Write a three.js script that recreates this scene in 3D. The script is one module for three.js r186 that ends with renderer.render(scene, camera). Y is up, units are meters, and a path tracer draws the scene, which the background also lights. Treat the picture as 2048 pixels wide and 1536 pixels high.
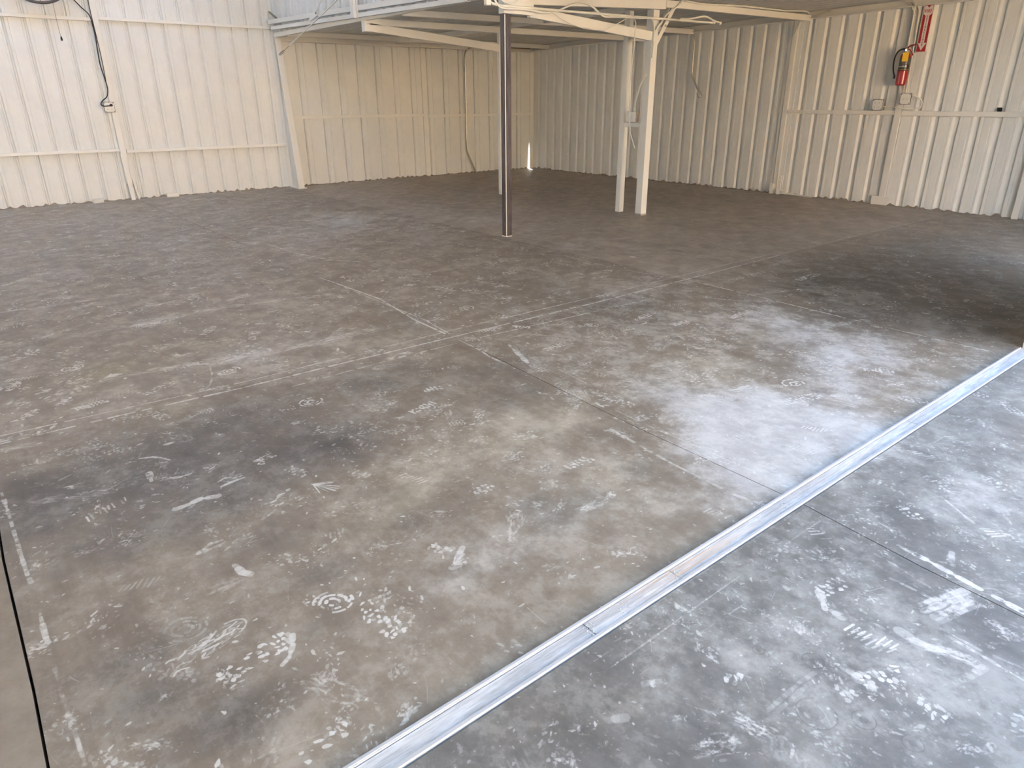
import * as THREE from 'three';
import { RoundedBoxGeometry } from 'three/addons/geometries/RoundedBoxGeometry.js';
import { mergeGeometries } from 'three/addons/utils/BufferGeometryUtils.js';

// ------------------------------------------------------------------ camera, sky, sun, exposure
const scene = new THREE.Scene();
const camera = new THREE.PerspectiveCamera(58.42, 4 / 3, 0.05, 300);
camera.position.set(0, 1.77, 0);
camera.up.set(0.24073, 0.92418, -0.29656);
camera.lookAt(0.57154, 1.77 - 0.38193, -0.72628);

const renderer = new THREE.WebGLRenderer({ antialias: true });
renderer.toneMapping = THREE.LinearToneMapping;
renderer.toneMappingExposure = 2.85;
renderer.shadowMap.enabled = true;

function makeSky() {                                        // clear evening sky, the same all the way round
  const W = 16, H = 128, data = new Float32Array(W * H * 4);
  for (let j = 0; j < H; j++) {
    const e = Math.max(0, (j + 0.5) / H * 2 - 1), k = Math.pow(e, 0.55);
    for (let i = 0; i < W; i++) {
      const o = (j * W + i) * 4;
      data[o] = 0.58 - 0.35 * k; data[o + 1] = 0.80 - 0.30 * k; data[o + 2] = 1.06 - 0.04 * k; data[o + 3] = 1;
    }
  }
  const t = new THREE.DataTexture(data, W, H, THREE.RGBAFormat, THREE.FloatType);
  t.mapping = THREE.EquirectangularReflectionMapping; t.magFilter = THREE.LinearFilter; t.needsUpdate = true;
  return t;
}
scene.background = makeSky();
scene.backgroundIntensity = 2.05;

const sun = new THREE.DirectionalLight(new THREE.Color(1.0, 0.95, 0.87), 42);
sun.position.set(30, 30, -50); sun.target.position.set(3, 0, 0);
sun.castShadow = true; sun.shadow.mapSize.set(4096, 4096);
Object.assign(sun.shadow.camera, { left: -45, right: 45, top: 45, bottom: -45, near: 1, far: 140 });
sun.name = 'sun'; scene.add(sun, sun.target);

// ------------------------------------------------------------------ helpers
let seed = 7;
const rnd = () => { seed = (seed + 0x6d2b79f5) | 0; let t = Math.imul(seed ^ (seed >>> 15), 1 | seed); t = (t + Math.imul(t ^ (t >>> 7), 61 | t)) ^ t; return ((t ^ (t >>> 14)) >>> 0) / 4294967296; };
const V = (x, y, z) => new THREE.Vector3(x, y, z);
const lerp = (a, b, t) => a + (b - a) * t;
const used = new Map();
function numbered(name) { const n = used.get(name) ?? 0; used.set(name, n + 1); return n ? name + '_' + String(n).padStart(3, '0') : name; }
function mesh(name, geometry, material, parent) {
  const m = new THREE.Mesh(Array.isArray(geometry) ? merge(geometry) : geometry, material);
  m.name = parent ? name : numbered(name); m.castShadow = m.receiveShadow = true;
  (parent ?? scene).add(m); return m;
}
function merge(list) { return list.length === 1 ? list[0] : mergeGeometries(list.map((g) => { const n = g.index ? g.toNonIndexed() : g; for (const k of Object.keys(n.attributes)) if (!['position', 'normal', 'uv'].includes(k)) n.deleteAttribute(k); return n; })); }
function thing(name, label, category, x = 0, y = 0, z = 0, group) {
  const o = new THREE.Group(); o.name = numbered(name); o.position.set(x, y, z); scene.add(o);
  o.userData = { label, category }; if (group) o.userData.group = group; return o;
}
function tag(o, label, category, group) { o.userData.label = label; o.userData.category = category; if (group) o.userData.group = group; return o; }
function structure(o, label) { o.userData.kind = 'structure'; if (label) o.userData.label = label; return o; }
function struct(name, label) { const o = new THREE.Group(); o.name = name; scene.add(o); used.set(name, 1); return structure(o, label); }
const boxAt = (x0, y0, z0, x1, y1, z1, r = 0.003) => {
  const w = Math.abs(x1 - x0), h = Math.abs(y1 - y0), d = Math.abs(z1 - z0);
  const g = r > 0 && Math.min(w, h, d) > 2.5 * r ? new RoundedBoxGeometry(w, h, d, 1, r) : new THREE.BoxGeometry(w, h, d);
  return g.translate((x0 + x1) / 2, (y0 + y1) / 2, (z0 + z1) / 2);
};
function bar(p, q, height, width, r = 0.004) {              // a straight bar from p to q, upright cross-section
  const d = q.clone().sub(p), len = d.length(); d.normalize();
  const up0 = Math.abs(d.y) > 0.98 ? V(0, 0, 1) : V(0, 1, 0), side = d.clone().cross(up0).normalize(), up = side.clone().cross(d);
  const g = new RoundedBoxGeometry(len, height, width, 1, r);
  return g.applyMatrix4(new THREE.Matrix4().makeBasis(d, up, side).setPosition(p.clone().add(q).multiplyScalar(0.5)));
}
function cee(p, q, height, width, wall = 0.012, open = 1) {  // a channel from p to q, open to one side (open = +1 or -1 along its own side axis)
  const d = q.clone().sub(p), len = d.length(); d.normalize();
  const side = d.clone().cross(V(0, 1, 0)).normalize(), up = side.clone().cross(d), m = new THREE.Matrix4().makeBasis(d, up, side).setPosition(p.clone().add(q).multiplyScalar(0.5));
  const part = (y, z, h, w) => new THREE.BoxGeometry(len, h, w).translate(0, y, z);
  return merge([part(0, -open * (width - wall) / 2, height, wall), part((height - wall) / 2, open * wall / 2, wall, width - wall), part(-(height - wall) / 2, open * wall / 2, wall, width - wall),
    part(height / 2 - 0.02, open * (width - wall) / 2, 0.016, wall), part(-height / 2 + 0.02, open * (width - wall) / 2, 0.016, wall)]).applyMatrix4(m);
}
function tube(points, r, closed = false, seg = 6) {
  const c = new THREE.CatmullRomCurve3(points.map((p) => V(...p)), closed, 'centripetal');
  return new THREE.TubeGeometry(c, Math.max(8, points.length * 7), r, seg, closed);
}
function pipe(points, r, bend = 0.06, seg = 8) {            // straight runs joined by short bends
  const path = new THREE.CurvePath(), P = points.map((p) => V(...p)); let from = P[0];
  for (let i = 1; i < P.length; i++) {
    if (i === P.length - 1) { path.add(new THREE.LineCurve3(from, P[i])); break; }
    const a = P[i].clone().add(P[i - 1].clone().sub(P[i]).setLength(Math.min(bend, P[i].distanceTo(P[i - 1]) * 0.45)));
    const b = P[i].clone().add(P[i + 1].clone().sub(P[i]).setLength(Math.min(bend, P[i].distanceTo(P[i + 1]) * 0.45)));
    path.add(new THREE.LineCurve3(from, a)); path.add(new THREE.QuadraticBezierCurve3(a, P[i], b)); from = b;
  }
  return new THREE.TubeGeometry(path, points.length * 12, r, seg, false);
}
function prism(poly, y0, y1) {                              // upright prism over a plan outline [[x, z], ...]
  const pos = [], uv = [], n = poly.length;
  let run = 0;
  const quad = (a, b) => { const u = run, L = run + Math.hypot(b[0] - a[0], b[1] - a[1]); run = L;
    pos.push(a[0], y0, a[1], b[0], y0, b[1], b[0], y1, b[1], a[0], y0, a[1], b[0], y1, b[1], a[0], y1, a[1]); uv.push(u, y0, L, y0, L, y1, u, y0, L, y1, u, y1); };
  for (let i = 0; i < n; i++) quad(poly[i], poly[(i + 1) % n]);
  for (const t of THREE.ShapeUtils.triangulateShape(poly.map((p) => new THREE.Vector2(p[0], p[1])), [])) for (const y of [y0, y1]) for (const i of t) { pos.push(poly[i][0], y, poly[i][1]); uv.push(poly[i][0], poly[i][1]); }
  const g = new THREE.BufferGeometry();
  g.setAttribute('position', new THREE.Float32BufferAttribute(pos, 3)); g.setAttribute('uv', new THREE.Float32BufferAttribute(uv, 2)); g.computeVertexNormals(); return g;
}

// ------------------------------------------------------------------ noise and plain materials
const NT = 1024;
function makeNoise(s0, cells, octaves, gain) {               // tileable value noise, 0..1, contrast-stretched
  let s = s0; const r = () => { s = (s + 0x6d2b79f5) | 0; let t = Math.imul(s ^ (s >>> 15), 1 | s); t = (t + Math.imul(t ^ (t >>> 7), 61 | t)) ^ t; return ((t ^ (t >>> 14)) >>> 0) / 4294967296; };
  const out = new Float32Array(NT * NT); let amp = 1, total = 0;
  for (let o = 0; o < octaves; o++, cells *= 2, amp *= gain) {
    const g = new Float32Array(cells * cells).map(r), step = cells / NT; total += amp;
    for (let y = 0; y < NT; y++) {
      const fy = y * step, iy = Math.floor(fy), ty = fy - iy, sy = ty * ty * (3 - 2 * ty), a = (iy % cells) * cells, b = ((iy + 1) % cells) * cells;
      for (let x = 0; x < NT; x++) {
        const fx = x * step, ix = Math.floor(fx), tx = fx - ix, sx = tx * tx * (3 - 2 * tx), c = ix % cells, d = (ix + 1) % cells;
        out[y * NT + x] += amp * lerp(lerp(g[a + c], g[a + d], sx), lerp(g[b + c], g[b + d], sx), sy);
      }
    }
  }
  let m = 0, q = 0; for (const v of out) { m += v; q += v * v; } m /= out.length; q = Math.sqrt(q / out.length - m * m);
  for (let i = 0; i < out.length; i++) out[i] = Math.min(1, Math.max(0, 0.5 + (out[i] - m) / q * 0.2));
  return out;
}
const NA = makeNoise(11, 8, 7, 0.72), NB = makeNoise(23, 16, 6, 0.8);
function dirtTexture(rgb, spread, sx, sy, w = 512) {         // colour with fine and coarse mottling, one texture tile
  const d = new Uint8Array(w * w * 4);
  for (let y = 0; y < w; y++) for (let x = 0; x < w; x++) {
    const v = (NA[((y * sy) & 1023) * NT + ((x * sx) & 1023)] - 0.5) * 0.6 + (NB[((y * sy * 2) & 1023) * NT + ((x * sx * 2) & 1023)] - 0.5) * 0.4, o = (y * w + x) * 4;
    for (let c = 0; c < 3; c++) d[o + c] = Math.max(0, Math.min(255, rgb[c] + v * spread)); d[o + 3] = 255;
  }
  const t = new THREE.DataTexture(d, w, w); t.colorSpace = THREE.SRGBColorSpace; t.magFilter = THREE.LinearFilter; t.wrapS = t.wrapT = THREE.RepeatWrapping; t.needsUpdate = true; return t;
}
const paintMap = dirtTexture([226, 225, 219], 9, 2, 2); paintMap.repeat.set(0.37, 0.29);
const M = {
  paint: new THREE.MeshStandardMaterial({ color: 0xffffff, map: paintMap, roughness: 0.5 }),
  steelPaint: new THREE.MeshStandardMaterial({ color: 0xe6e3da, roughness: 0.5 }),
  deck: new THREE.MeshStandardMaterial({ color: 0xd2d0c8, roughness: 0.55 }),
  rust: new THREE.MeshStandardMaterial({ color: 0xa28462, roughness: 0.8 }),
  darkSteel: new THREE.MeshStandardMaterial({ map: dirtTexture([92, 84, 82], 60, 1, 2), metalness: 0.6, roughness: 0.42 }),
  paleSteel: new THREE.MeshStandardMaterial({ color: 0xf0ece4, metalness: 0.25, roughness: 0.35 }),  // near-white colour holds the column edge glint; base plate shares it
  dullSteel: new THREE.MeshStandardMaterial({ color: 0x8d887f, metalness: 0.6, roughness: 0.4 }),
  conduit: new THREE.MeshStandardMaterial({ color: 0xb9b4a8, metalness: 0.85, roughness: 0.3 }),
  chrome: new THREE.MeshStandardMaterial({ color: 0xd8d4cc, metalness: 1, roughness: 0.18 }),
  cable: new THREE.MeshStandardMaterial({ color: 0xe8e4d8, roughness: 0.5 }),
  black: new THREE.MeshStandardMaterial({ color: 0x1e1c1b, roughness: 0.55 }),
  grey: new THREE.MeshStandardMaterial({ color: 0x5b5654, roughness: 0.5, metalness: 0.3 }),
  red: new THREE.MeshPhysicalMaterial({ color: 0xa8101c, roughness: 0.3, clearcoat: 0.6, clearcoatRoughness: 0.15 }),
  plastic: new THREE.MeshStandardMaterial({ color: 0xe9e6dc, roughness: 0.45 }),
  hole: new THREE.MeshStandardMaterial({ color: 0x14120f, roughness: 0.9 }),
  concrete: new THREE.MeshStandardMaterial({ map: dirtTexture([146, 133, 117], 26, 2, 2), roughness: 0.9 }),
  darkConcrete: new THREE.MeshStandardMaterial({ color: 0x3a3630, roughness: 0.95 }),
  filler: new THREE.MeshStandardMaterial({ map: dirtTexture([168, 160, 148], 90, 2, 2), roughness: 0.9 }),
  stucco: new THREE.MeshStandardMaterial({ color: 0xdcbb90, roughness: 0.95 }),
  ground: new THREE.MeshStandardMaterial({ map: dirtTexture([158, 146, 128], 40, 2, 2), roughness: 0.95 }),
};

// ------------------------------------------------------------------ floor: concrete slabs between sawn joints
const PRINTS = [
  [0.205,-2.12,0.477,-2.201,'S',1.35], [0.305,-1.961,0.574,-2.012,'D',1.01], [0.675,-2.17,0.798,-2.053,'R',1.08], [0.839,-2.095,0.876,-1.77,'L',1.08], [0.93,-2.041,0.903,-1.775,'L',0.47], [0.517,-1.806,0.631,-1.597,'S',0.47], [0.4,-1.504,0.561,-1.542,'D',0.81], [0.114,-3.319,0.307,-3.406,'B',0.94], [0.116,-2.693,0.277,-2.641,'B',0.47], [1.257,-3.913,1.552,-3.951,'R',1.35], [1.879,-3.391,2.078,-3.443,'L',1.22], [1.055,-2.972,1.162,-2.812,'F',1.22], [1.458,-2.775,1.508,-2.626,'B',0.94], [1.646,-2.41,1.761,-2.379,'L',0.81], [1.271,-2.979,1.306,-2.852,'L',0.54], [1.027,-3.209,1.077,-3.068,'L',0.54], [3.79,-4.025,4.047,-3.958,'R',1.35], [3.237,-5.007,3.543,-5.09,'R',1.22], [3.304,-6.121,3.559,-6.152,'R',1.22], [3.125,-4.429,3.36,-4.394,'L',1.22], [3.451,-4.374,3.53,-4.237,'L',1.08], [3.268,-3.742,3.466,-3.761,'L',1.22], [4.381,-3.834,4.619,-3.873,'L',1.22], [4.519,-3.536,4.718,-3.52,'L',1.22], [2.115,-3.643,2.255,-3.618,'L',0.94], [2.247,-4.317,2.441,-4.357,'S',1.08], [1.96,-3.109,2.083,-3.079,'C',0.81], [5.277,-5.309,5.607,-5.286,'S',0.94], [4.675,-6.388,5.055,-6.497,'L',0.81], [0.425,-9.202,0.681,-9.239,'L',1.08], [1.142,-10.463,1.338,-10.427,'B',0.94], [0.172,-8.838,0.415,-9.091,'B',0.81], [0.325,-8.1,0.599,-8.273,'S',0.68], [1.215,-7.002,1.427,-7.053,'S',1.08], [1.82,-6.73,2.078,-6.852,'C',1.22], [0.818,-6.889,0.996,-6.968,'L',1.22], [0.931,-6.435,1.203,-6.399,'S',1.08], [0.519,-5.235,0.638,-5.285,'F',1.22], [0.238,-5.512,0.425,-5.639,'R',0.81], [-.031,-5.611,0.164,-5.572,'B',1.22], [-.045,-4.774,0.101,-4.906,'D',1.08], [0.266,-4.754,0.439,-4.792,'C',1.35], [1.148,-4.797,1.276,-4.843,'R',0.94], [0.667,-4.732,0.885,-4.867,'L',0.54], [0.791,-4.197,0.945,-4.223,'C',0.81], [6.771,-3.721,7.185,-3.73,'L',1.08], [6.54,-4.203,6.83,-4.146,'B',0.81], [7.136,-4.279,7.599,-4.309,'C',0.68], [3.973,-2.224,4.182,-2.167,'R',1.22], [3.684,-2.371,3.898,-2.307,'S',1.22], [3.783,-2.052,4.078,-1.966,'L',1.08], [3.546,-1.809,3.62,-1.665,'B',1.35], [3.309,-2.035,3.521,-2.006,'B',0.68], [5.072,-3.344,5.298,-3.357,'L',1.08], [5.547,-1.884,5.484,-1.709,'B',0.81], [4.746,-2.021,4.863,-1.851,'L',0.68], [3.284,-1.698,3.308,-1.559,'B',0.74], [4.076,-1.865,4.066,-1.715,'B',0.68], [4.085,-1.207,4.039,-1.088,'B',0.81], [3.745,-1.25,3.724,-1.103,'B',0.94], [3.238,-.732,3.213,-.655,'B',1.08], [3.133,-1.053,3.084,-.932,'L',0.81], [2.642,-1.236,2.613,-1.114,'B',0.81], [2.164,-.798,2.198,-.632,'B',1.76], [2.15,-.776,2.165,-.628,'B',1.08], [2.263,-.953,2.411,-.931,'L',0.94], [1.956,-.642,2.103,-.58,'D',0.94], [1.845,-.652,1.966,-.582,'D',0.81], [2.012,-.493,2.016,-.392,'L',0.68], [1.63,-1.015,1.648,-.889,'D',0.94], [1.66,-1.08,1.689,-.997,'L',0.54], [1.318,-.814,1.439,-.762,'S',0.81], [1.512,-.795,1.54,-.726,'S',0.81], [1.112,-1.489,1.219,-1.496,'L',0.54], [1.246,-1.987,1.341,-1.998,'F',0.81], [1.247,-2.163,1.276,-2.05,'L',0.68], [1.027,-3.422,0.918,-3.345,'D',0.81], [0.327,-4.1,0.16,-4.121,'S',0.47], [0.892,-2.495,1.011,-2.497,'B',0.47], [2.821,-2.456,2.994,-2.452,'L',0.47], [2.157,-2.298,2.344,-2.286,'L',0.68], [2.667,-2.41,2.676,-2.322,'S',0.54], [2.83,-3.085,2.82,-2.883,'L',0.54], [2.956,-2.772,3.059,-2.74,'L',0.54], [2.769,-1.909,2.921,-1.893,'L',0.54], [3.067,-1.966,3.302,-1.897,'L',0.41], [2.394,-1.593,2.431,-1.482,'B',0.54], [1.94,-1.957,2.119,-1.954,'S',0.47], [3.242,-1.39,3.207,-1.32,'B',0.54], [1.438,-3.322,1.649,-3.36,'L',0.47], [1.662,-3.576,1.901,-3.628,'L',0.41], [2.973,-3.566,2.979,-3.408,'L',0.54], [0.599,-4.04,0.728,-3.855,'S',0.41], [0.143,-4.172,0.268,-3.89,'D',0.41], [-.138,-4.399,-.002,-4.365,'S',0.54], [0.272,-4.223,0.353,-3.965,'L',0.47], [0.846,-4.189,0.678,-4.145,'S',0.47], [0.628,-4.413,0.688,-4.244,'D',0.47], [-.108,-3.659,0.01,-3.621,'S',0.27], [0.416,-2.452,0.528,-2.44,'S',0.34], [3.527,-1.095,3.444,-.946,'L',0.61], [3.743,-.921,3.688,-.749,'L',0.54], [4.889,-1.415,4.865,-1.276,'L',0.68], [4.882,-1.211,4.723,-1.052,'L',0.61], [4.398,-1.315,4.399,-1.18,'L',0.54], [3.261,-1.245,3.285,-1.134,'L',0.54]];
const STROKES = [
  [0.0175,0.95,0.21,[-.133,-4.487,0.46,-4.483,1.2,-4.452,1.925,-4.458,2.893,-4.452,4.568,-4.448,6.594,-4.499,7.763,-4.542]], [0.0112,0.7,0.24,[-.125,-4.608,0.478,-4.582,1.232,-4.55,2.995,-4.605,4.755,-4.599,6.32,-4.632,7.723,-4.653]], [0.0125,0.75,0.28,[1.424,-4.259,1.842,-4.282,2.321,-4.299,3.058,-4.3,5.001,-4.206]], [0.0075,0.4,0.35,[0.948,-4.504,1.967,-4.546,2.81,-4.585]], [0.01,0.55,0.24,[7.816,-4.575,9.566,-4.593,12.061,-4.579]], [0.01,0.45,0.42,[0.099,-8.053,0.896,-7.727,1.765,-7.443]], [0.0375,0.5,0.42,[0.074,-7.662,0.624,-7.622,1.059,-7.642]], [0.0125,0.85,0.17,[5.897,-4.529,5.841,-2.676,5.848,-1.566]], [0.01,0.5,0.35,[5.804,-2.484,5.75,-2.022,5.77,-1.673]], [0.0175,0.9,0.28,[2.908,-7.059,2.992,-5.859,2.899,-5.048,2.895,-4.566]], [0.0112,0.75,0.28,[2.926,-6.485,2.966,-4.993,2.92,-4.529]], [0.015,0.9,0.21,[2.896,-4.384,2.882,-4.056,2.837,-3.837]], [0.0175,0.7,0.21,[2.85,-3.854,2.851,-3.704]], [0.0063,0.4,0.35,[2.878,-9.582,2.905,-8.211,2.908,-7.059]], [0.015,0.6,0.35,[2.954,-9.61,3.139,-9.363,3.232,-8.395,3.35,-7.915]], [0.025,0.5,0.42,[3.232,-8.395,3.373,-7.822,3.614,-7.513]], [0.015,0.55,0.28,[2.668,-2.451,2.641,-2.179,2.624,-1.991,2.619,-1.794,2.615,-1.584,2.649,-1.442]], [0.0088,0.6,0.35,[2.882,-2.636,2.872,-2.27,2.884,-1.997,2.882,-1.68]], [0.02,0.8,0.21,[2.878,-2.256,2.88,-2.222]], [0.01,0.5,0.28,[3.073,-3.686,3.08,-3.414,3.044,-3.022]], [0.0325,0.8,0.14,[3.126,-4.007,2.991,-3.617]], [0.0075,0.6,0.14,[3.15,-3.988,3.05,-3.705]], [0.015,0.8,0.39,[-.168,-3.852,-.158,-3.644,-.15,-3.38,-.142,-3.144,-.136,-3.013,-.13,-2.948]], [0.015,0.85,0.39,[-.124,-2.739,-.124,-2.636,-.122,-2.553,-.117,-2.487]], [0.01,0.35,0.49,[-.119,-2.473,-.117,-2.299,-.113,-2.165,-.105,-2.039,-.101,-1.957,-.097,-1.879]], [0.0175,0.7,0.28,[-.102,-1.991,-.102,-1.947]], [0.0275,0.9,0.07,[0.465,-3.154,0.517,-3.157,0.579,-3.175,0.654,-3.15]], [0.015,0.85,0.14,[0.697,-3.229,0.742,-3.242,0.814,-3.248]], [0.025,0.9,0.07,[0.923,-3.383,0.97,-3.38,1.023,-3.374]], [0.015,0.8,0.07,[0.41,-4.072,0.464,-3.997]], [0.02,0.8,0.07,[0.47,-3.985,0.497,-3.994]], [0.025,0.85,0.07,[0.581,-3.895,0.604,-3.892,0.631,-3.894]], [0.0125,0.8,0.07,[0.445,-3.804,0.502,-3.78,0.532,-3.748,0.567,-3.684]], [0.025,0.85,0.14,[0.446,-3.603,0.437,-3.507]], [0.015,0.7,0.14,[0.506,-3.483,0.56,-3.459,0.614,-3.461]], [0.01,0.7,0.14,[0.01,-4.148,0.006,-4.087]], [0.0125,0.6,0.14,[0.267,-3.741,0.294,-3.766]], [0.015,0.6,0.21,[0.075,-3.811,0.123,-3.838]], [0.025,0.5,0.28,[0.456,-2.731,0.496,-2.729,0.539,-2.732]], [0.015,0.6,0.21,[0.444,-2.726,0.507,-2.767,0.559,-2.763]], [0.025,0.7,0.35,[0.544,-2.551,0.552,-2.482,0.573,-2.453]], [0.0187,0.75,0.14,[0.574,-2.012,0.556,-1.963,0.523,-1.915,0.492,-1.896]], [0.025,0.6,0.21,[0.562,-2.028,0.571,-1.982]], [0.025,0.55,0.28,[1.26,-2.144,1.278,-2.093,1.309,-2.082]], [0.02,0.7,0.21,[1.291,-2.016,1.347,-2.061]], [0.025,0.6,0.21,[1.237,-1.974,1.296,-1.969]], [0.0063,0.55,0.14,[2.106,-1.207,1.817,-1.202,1.556,-1.195,1.302,-1.192]], [0.005,0.35,0.35,[2.015,-1.097,1.587,-1.109,1.337,-1.11]], [0.0063,0.4,0.28,[2.451,-1.211,2.902,-1.211]], [0.0063,0.4,0.28,[3.893,-1.222,4.175,-1.216]], [0.025,0.95,0.1,[2.809,-.905,2.8,-.792,2.786,-.695,2.768,-.576,2.75,-.423]], [0.0125,0.6,0.28,[2.922,-1.078,2.908,-.963,2.892,-.89]], [0.0125,0.6,0.28,[3.374,-.961,3.305,-.86,3.248,-.774]], [0.01,0.5,0.28,[2.689,-1.076,2.663,-.851,2.626,-.701]], [0.0125,0.55,0.21,[2.397,-.547,2.386,-.425,2.373,-.306]], [0.01,0.45,0.21,[2.417,-.579,2.411,-.449,2.433,-.325]], [0.015,0.6,0.28,[2.563,-.829,2.565,-.731,2.564,-.675]], [0.0312,0.55,0.21,[2.29,-.664,2.281,-.609,2.289,-.562,2.33,-.514,2.339,-.454,2.322,-.4]], [0.025,0.4,0.21,[2.186,-.443,2.256,-.424,2.333,-.41]], [0.0375,0.4,0.28,[2.261,-.6,2.303,-.536,2.316,-.461]], [0.0275,0.8,0.07,[2.265,-.956,2.23,-.925,2.19,-.892]], [0.0275,0.75,0.14,[2.2,-.87,2.198,-.831]], [0.0225,0.7,0.07,[2.935,-.741,2.867,-.722]], [0.015,0.6,0.21,[2.192,-1.068,2.184,-1.043,2.21,-1.027]], [0.025,0.6,0.21,[1.97,-.7,1.964,-.663,1.954,-.645]], [0.025,0.65,0.21,[1.969,-.619,1.938,-.591]], [0.02,0.6,0.21,[2.022,-.65,2.018,-.62]], [0.0075,0.5,0.21,[1.595,-.66,1.543,-.635,1.516,-.625]], [0.015,0.35,0.28,[1.613,-.762,1.793,-.76,1.871,-.752]], [0.015,0.3,0.28,[1.58,-.741,1.818,-.739]], [0.0187,0.6,0.21,[1.39,-1.076,1.439,-1.05]], [0.025,0.4,0.21,[1.193,-1.049,1.242,-1.022]], [0.015,0.4,0.21,[1.776,-1.259,1.782,-1.17]], [0.015,0.5,0.35,[5.47,-4.01,5.495,-3.823,5.621,-3.605]], [0.015,0.45,0.35,[5.384,-4.033,5.56,-3.7]], [0.01,0.5,0.28,[4.723,-3.279,4.921,-3.298,5.065,-3.273]], [0.01,0.5,0.28,[5.265,-3.11,5.245,-2.978,5.301,-2.895]], [0.015,0.55,0.28,[4.213,-3.121,4.206,-3.021]], [0.0125,0.5,0.21,[3.785,-2.841,3.867,-2.839]], [0.02,0.6,0.21,[3.594,-2.307,3.503,-2.432,3.452,-2.453]], [0.05,0.5,0.42,[1.686,-5.031,1.923,-5.019,2.27,-5.026,2.558,-5.05]], [0.0625,0.4,0.42,[1.256,-5.097,1.664,-4.976,2.195,-5.054]], [0.05,0.45,0.42,[0.8,-5.204,1.191,-5.122,1.459,-5.043]], [0.01,0.45,0.35,[1.157,-5.004,1.106,-4.771,1.051,-4.64,1.017,-4.611]], [0.01,0.4,0.35,[3.76,-4.343,3.637,-4.168,3.453,-4.144,3.246,-4.147]], [0.0125,0.6,0.35,[3.246,-4.147,3.428,-4.114,3.521,-3.972]], [0.025,0.35,0.42,[6.064,-7.732,6.488,-7.797,6.822,-7.736]], [0.015,0.35,0.35,[7.186,-8.513,7.18,-8.263,7.096,-7.967]], [0.025,0.4,0.42,[5.746,-7.898,5.669,-7.338,5.816,-6.989]], [0.0187,0.35,0.42,[5.816,-6.989,5.687,-5.898,5.714,-5.196,5.825,-4.646]], [0.01,0.4,0.35,[5.838,-6.146,5.794,-5.195,5.89,-4.564]], [0.0375,0.4,0.42,[6.194,-6.247,5.959,-6.653]], [0.025,0.4,0.42,[4.258,-7.946,4.558,-7.823]], [0.025,0.3,0.42,[3.56,-7.667,3.954,-7.912,4.492,-8.097]], [0.0187,0.3,0.42,[2.304,-11.154,2.422,-10.537]], [0.025,0.35,0.42,[0.556,-10.352,1.065,-10.122]], [0.025,0.35,0.42,[0.772,-8.737,1.018,-8.773]], [0.015,0.4,0.28,[0.048,-6.292,0.077,-6.254]], [0.025,0.35,0.49,[-.033,-6.012,0.16,-6.101]], [0.015,0.5,0.28,[7.863,-5.732,7.601,-5.073]], [0.0125,0.3,0.42,[8.797,-6.531,8.997,-5.794]], [0.0125,0.35,0.42,[9.262,-3.371,9.823,-3.02]], [0.0125,0.3,0.42,[7.915,-2.776,8.355,-2.555]], [0.0375,0.4,0.42,[0.485,-5.215,0.796,-5.182,1.182,-5.09]], [0.05,0.4,0.42,[1.914,-4.996,2.282,-5.05,2.623,-4.997]], [0.0625,0.35,0.42,[0.406,-6.515,0.915,-6.449,1.228,-6.417]], [0.0375,0.45,0.42,[0.955,-6.453,1.21,-6.431,1.515,-6.542,1.867,-6.511,2.227,-6.442]], [0.0375,0.4,0.42,[1.856,-6.476,2.227,-6.442,2.604,-6.37]], [0.0375,0.4,0.35,[1.752,-8.814,2.23,-8.7]], [0.0375,0.35,0.35,[0.336,-7.996,0.741,-7.854]], [0.0375,0.35,0.35,[1.397,-8.162,1.698,-8.149]], [0.0375,0.4,0.35,[3.092,-8.056,3.563,-8.238]], [0.0375,0.35,0.35,[3.914,-6.53,4.399,-6.449]], [0.0375,0.35,0.35,[3.682,-5.862,4.184,-5.859]], [0.0375,0.3,0.35,[4.677,-5.451,5.242,-5.43]], [0.0375,0.35,0.35,[5.864,-3.686,6.336,-3.544]], [0.0375,0.35,0.35,[6.936,-4.028,7.5,-3.877]], [0.0375,0.35,0.35,[5.48,-2.749,5.945,-2.553]], [0.0275,0.6,0.14,[2.487,-.683,2.709,-.607]], [0.0275,0.6,0.14,[2.464,-.659,2.696,-.588]], [0.0275,0.55,0.14,[2.462,-.616,2.667,-.574]], [0.025,0.5,0.21,[2.457,-.597,2.638,-.555]], [0.025,0.45,0.21,[2.519,-.675,2.701,-.622]], [0.05,0.35,0.28,[2.461,-.651,2.691,-.592]]];
const RINGS = [[1.913,-.783,0.035], [1.81,-.557,0.035], [1.719,-.661,0.06], [1.841,-.426,0.03], [1.813,-.928,0.02]];
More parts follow.
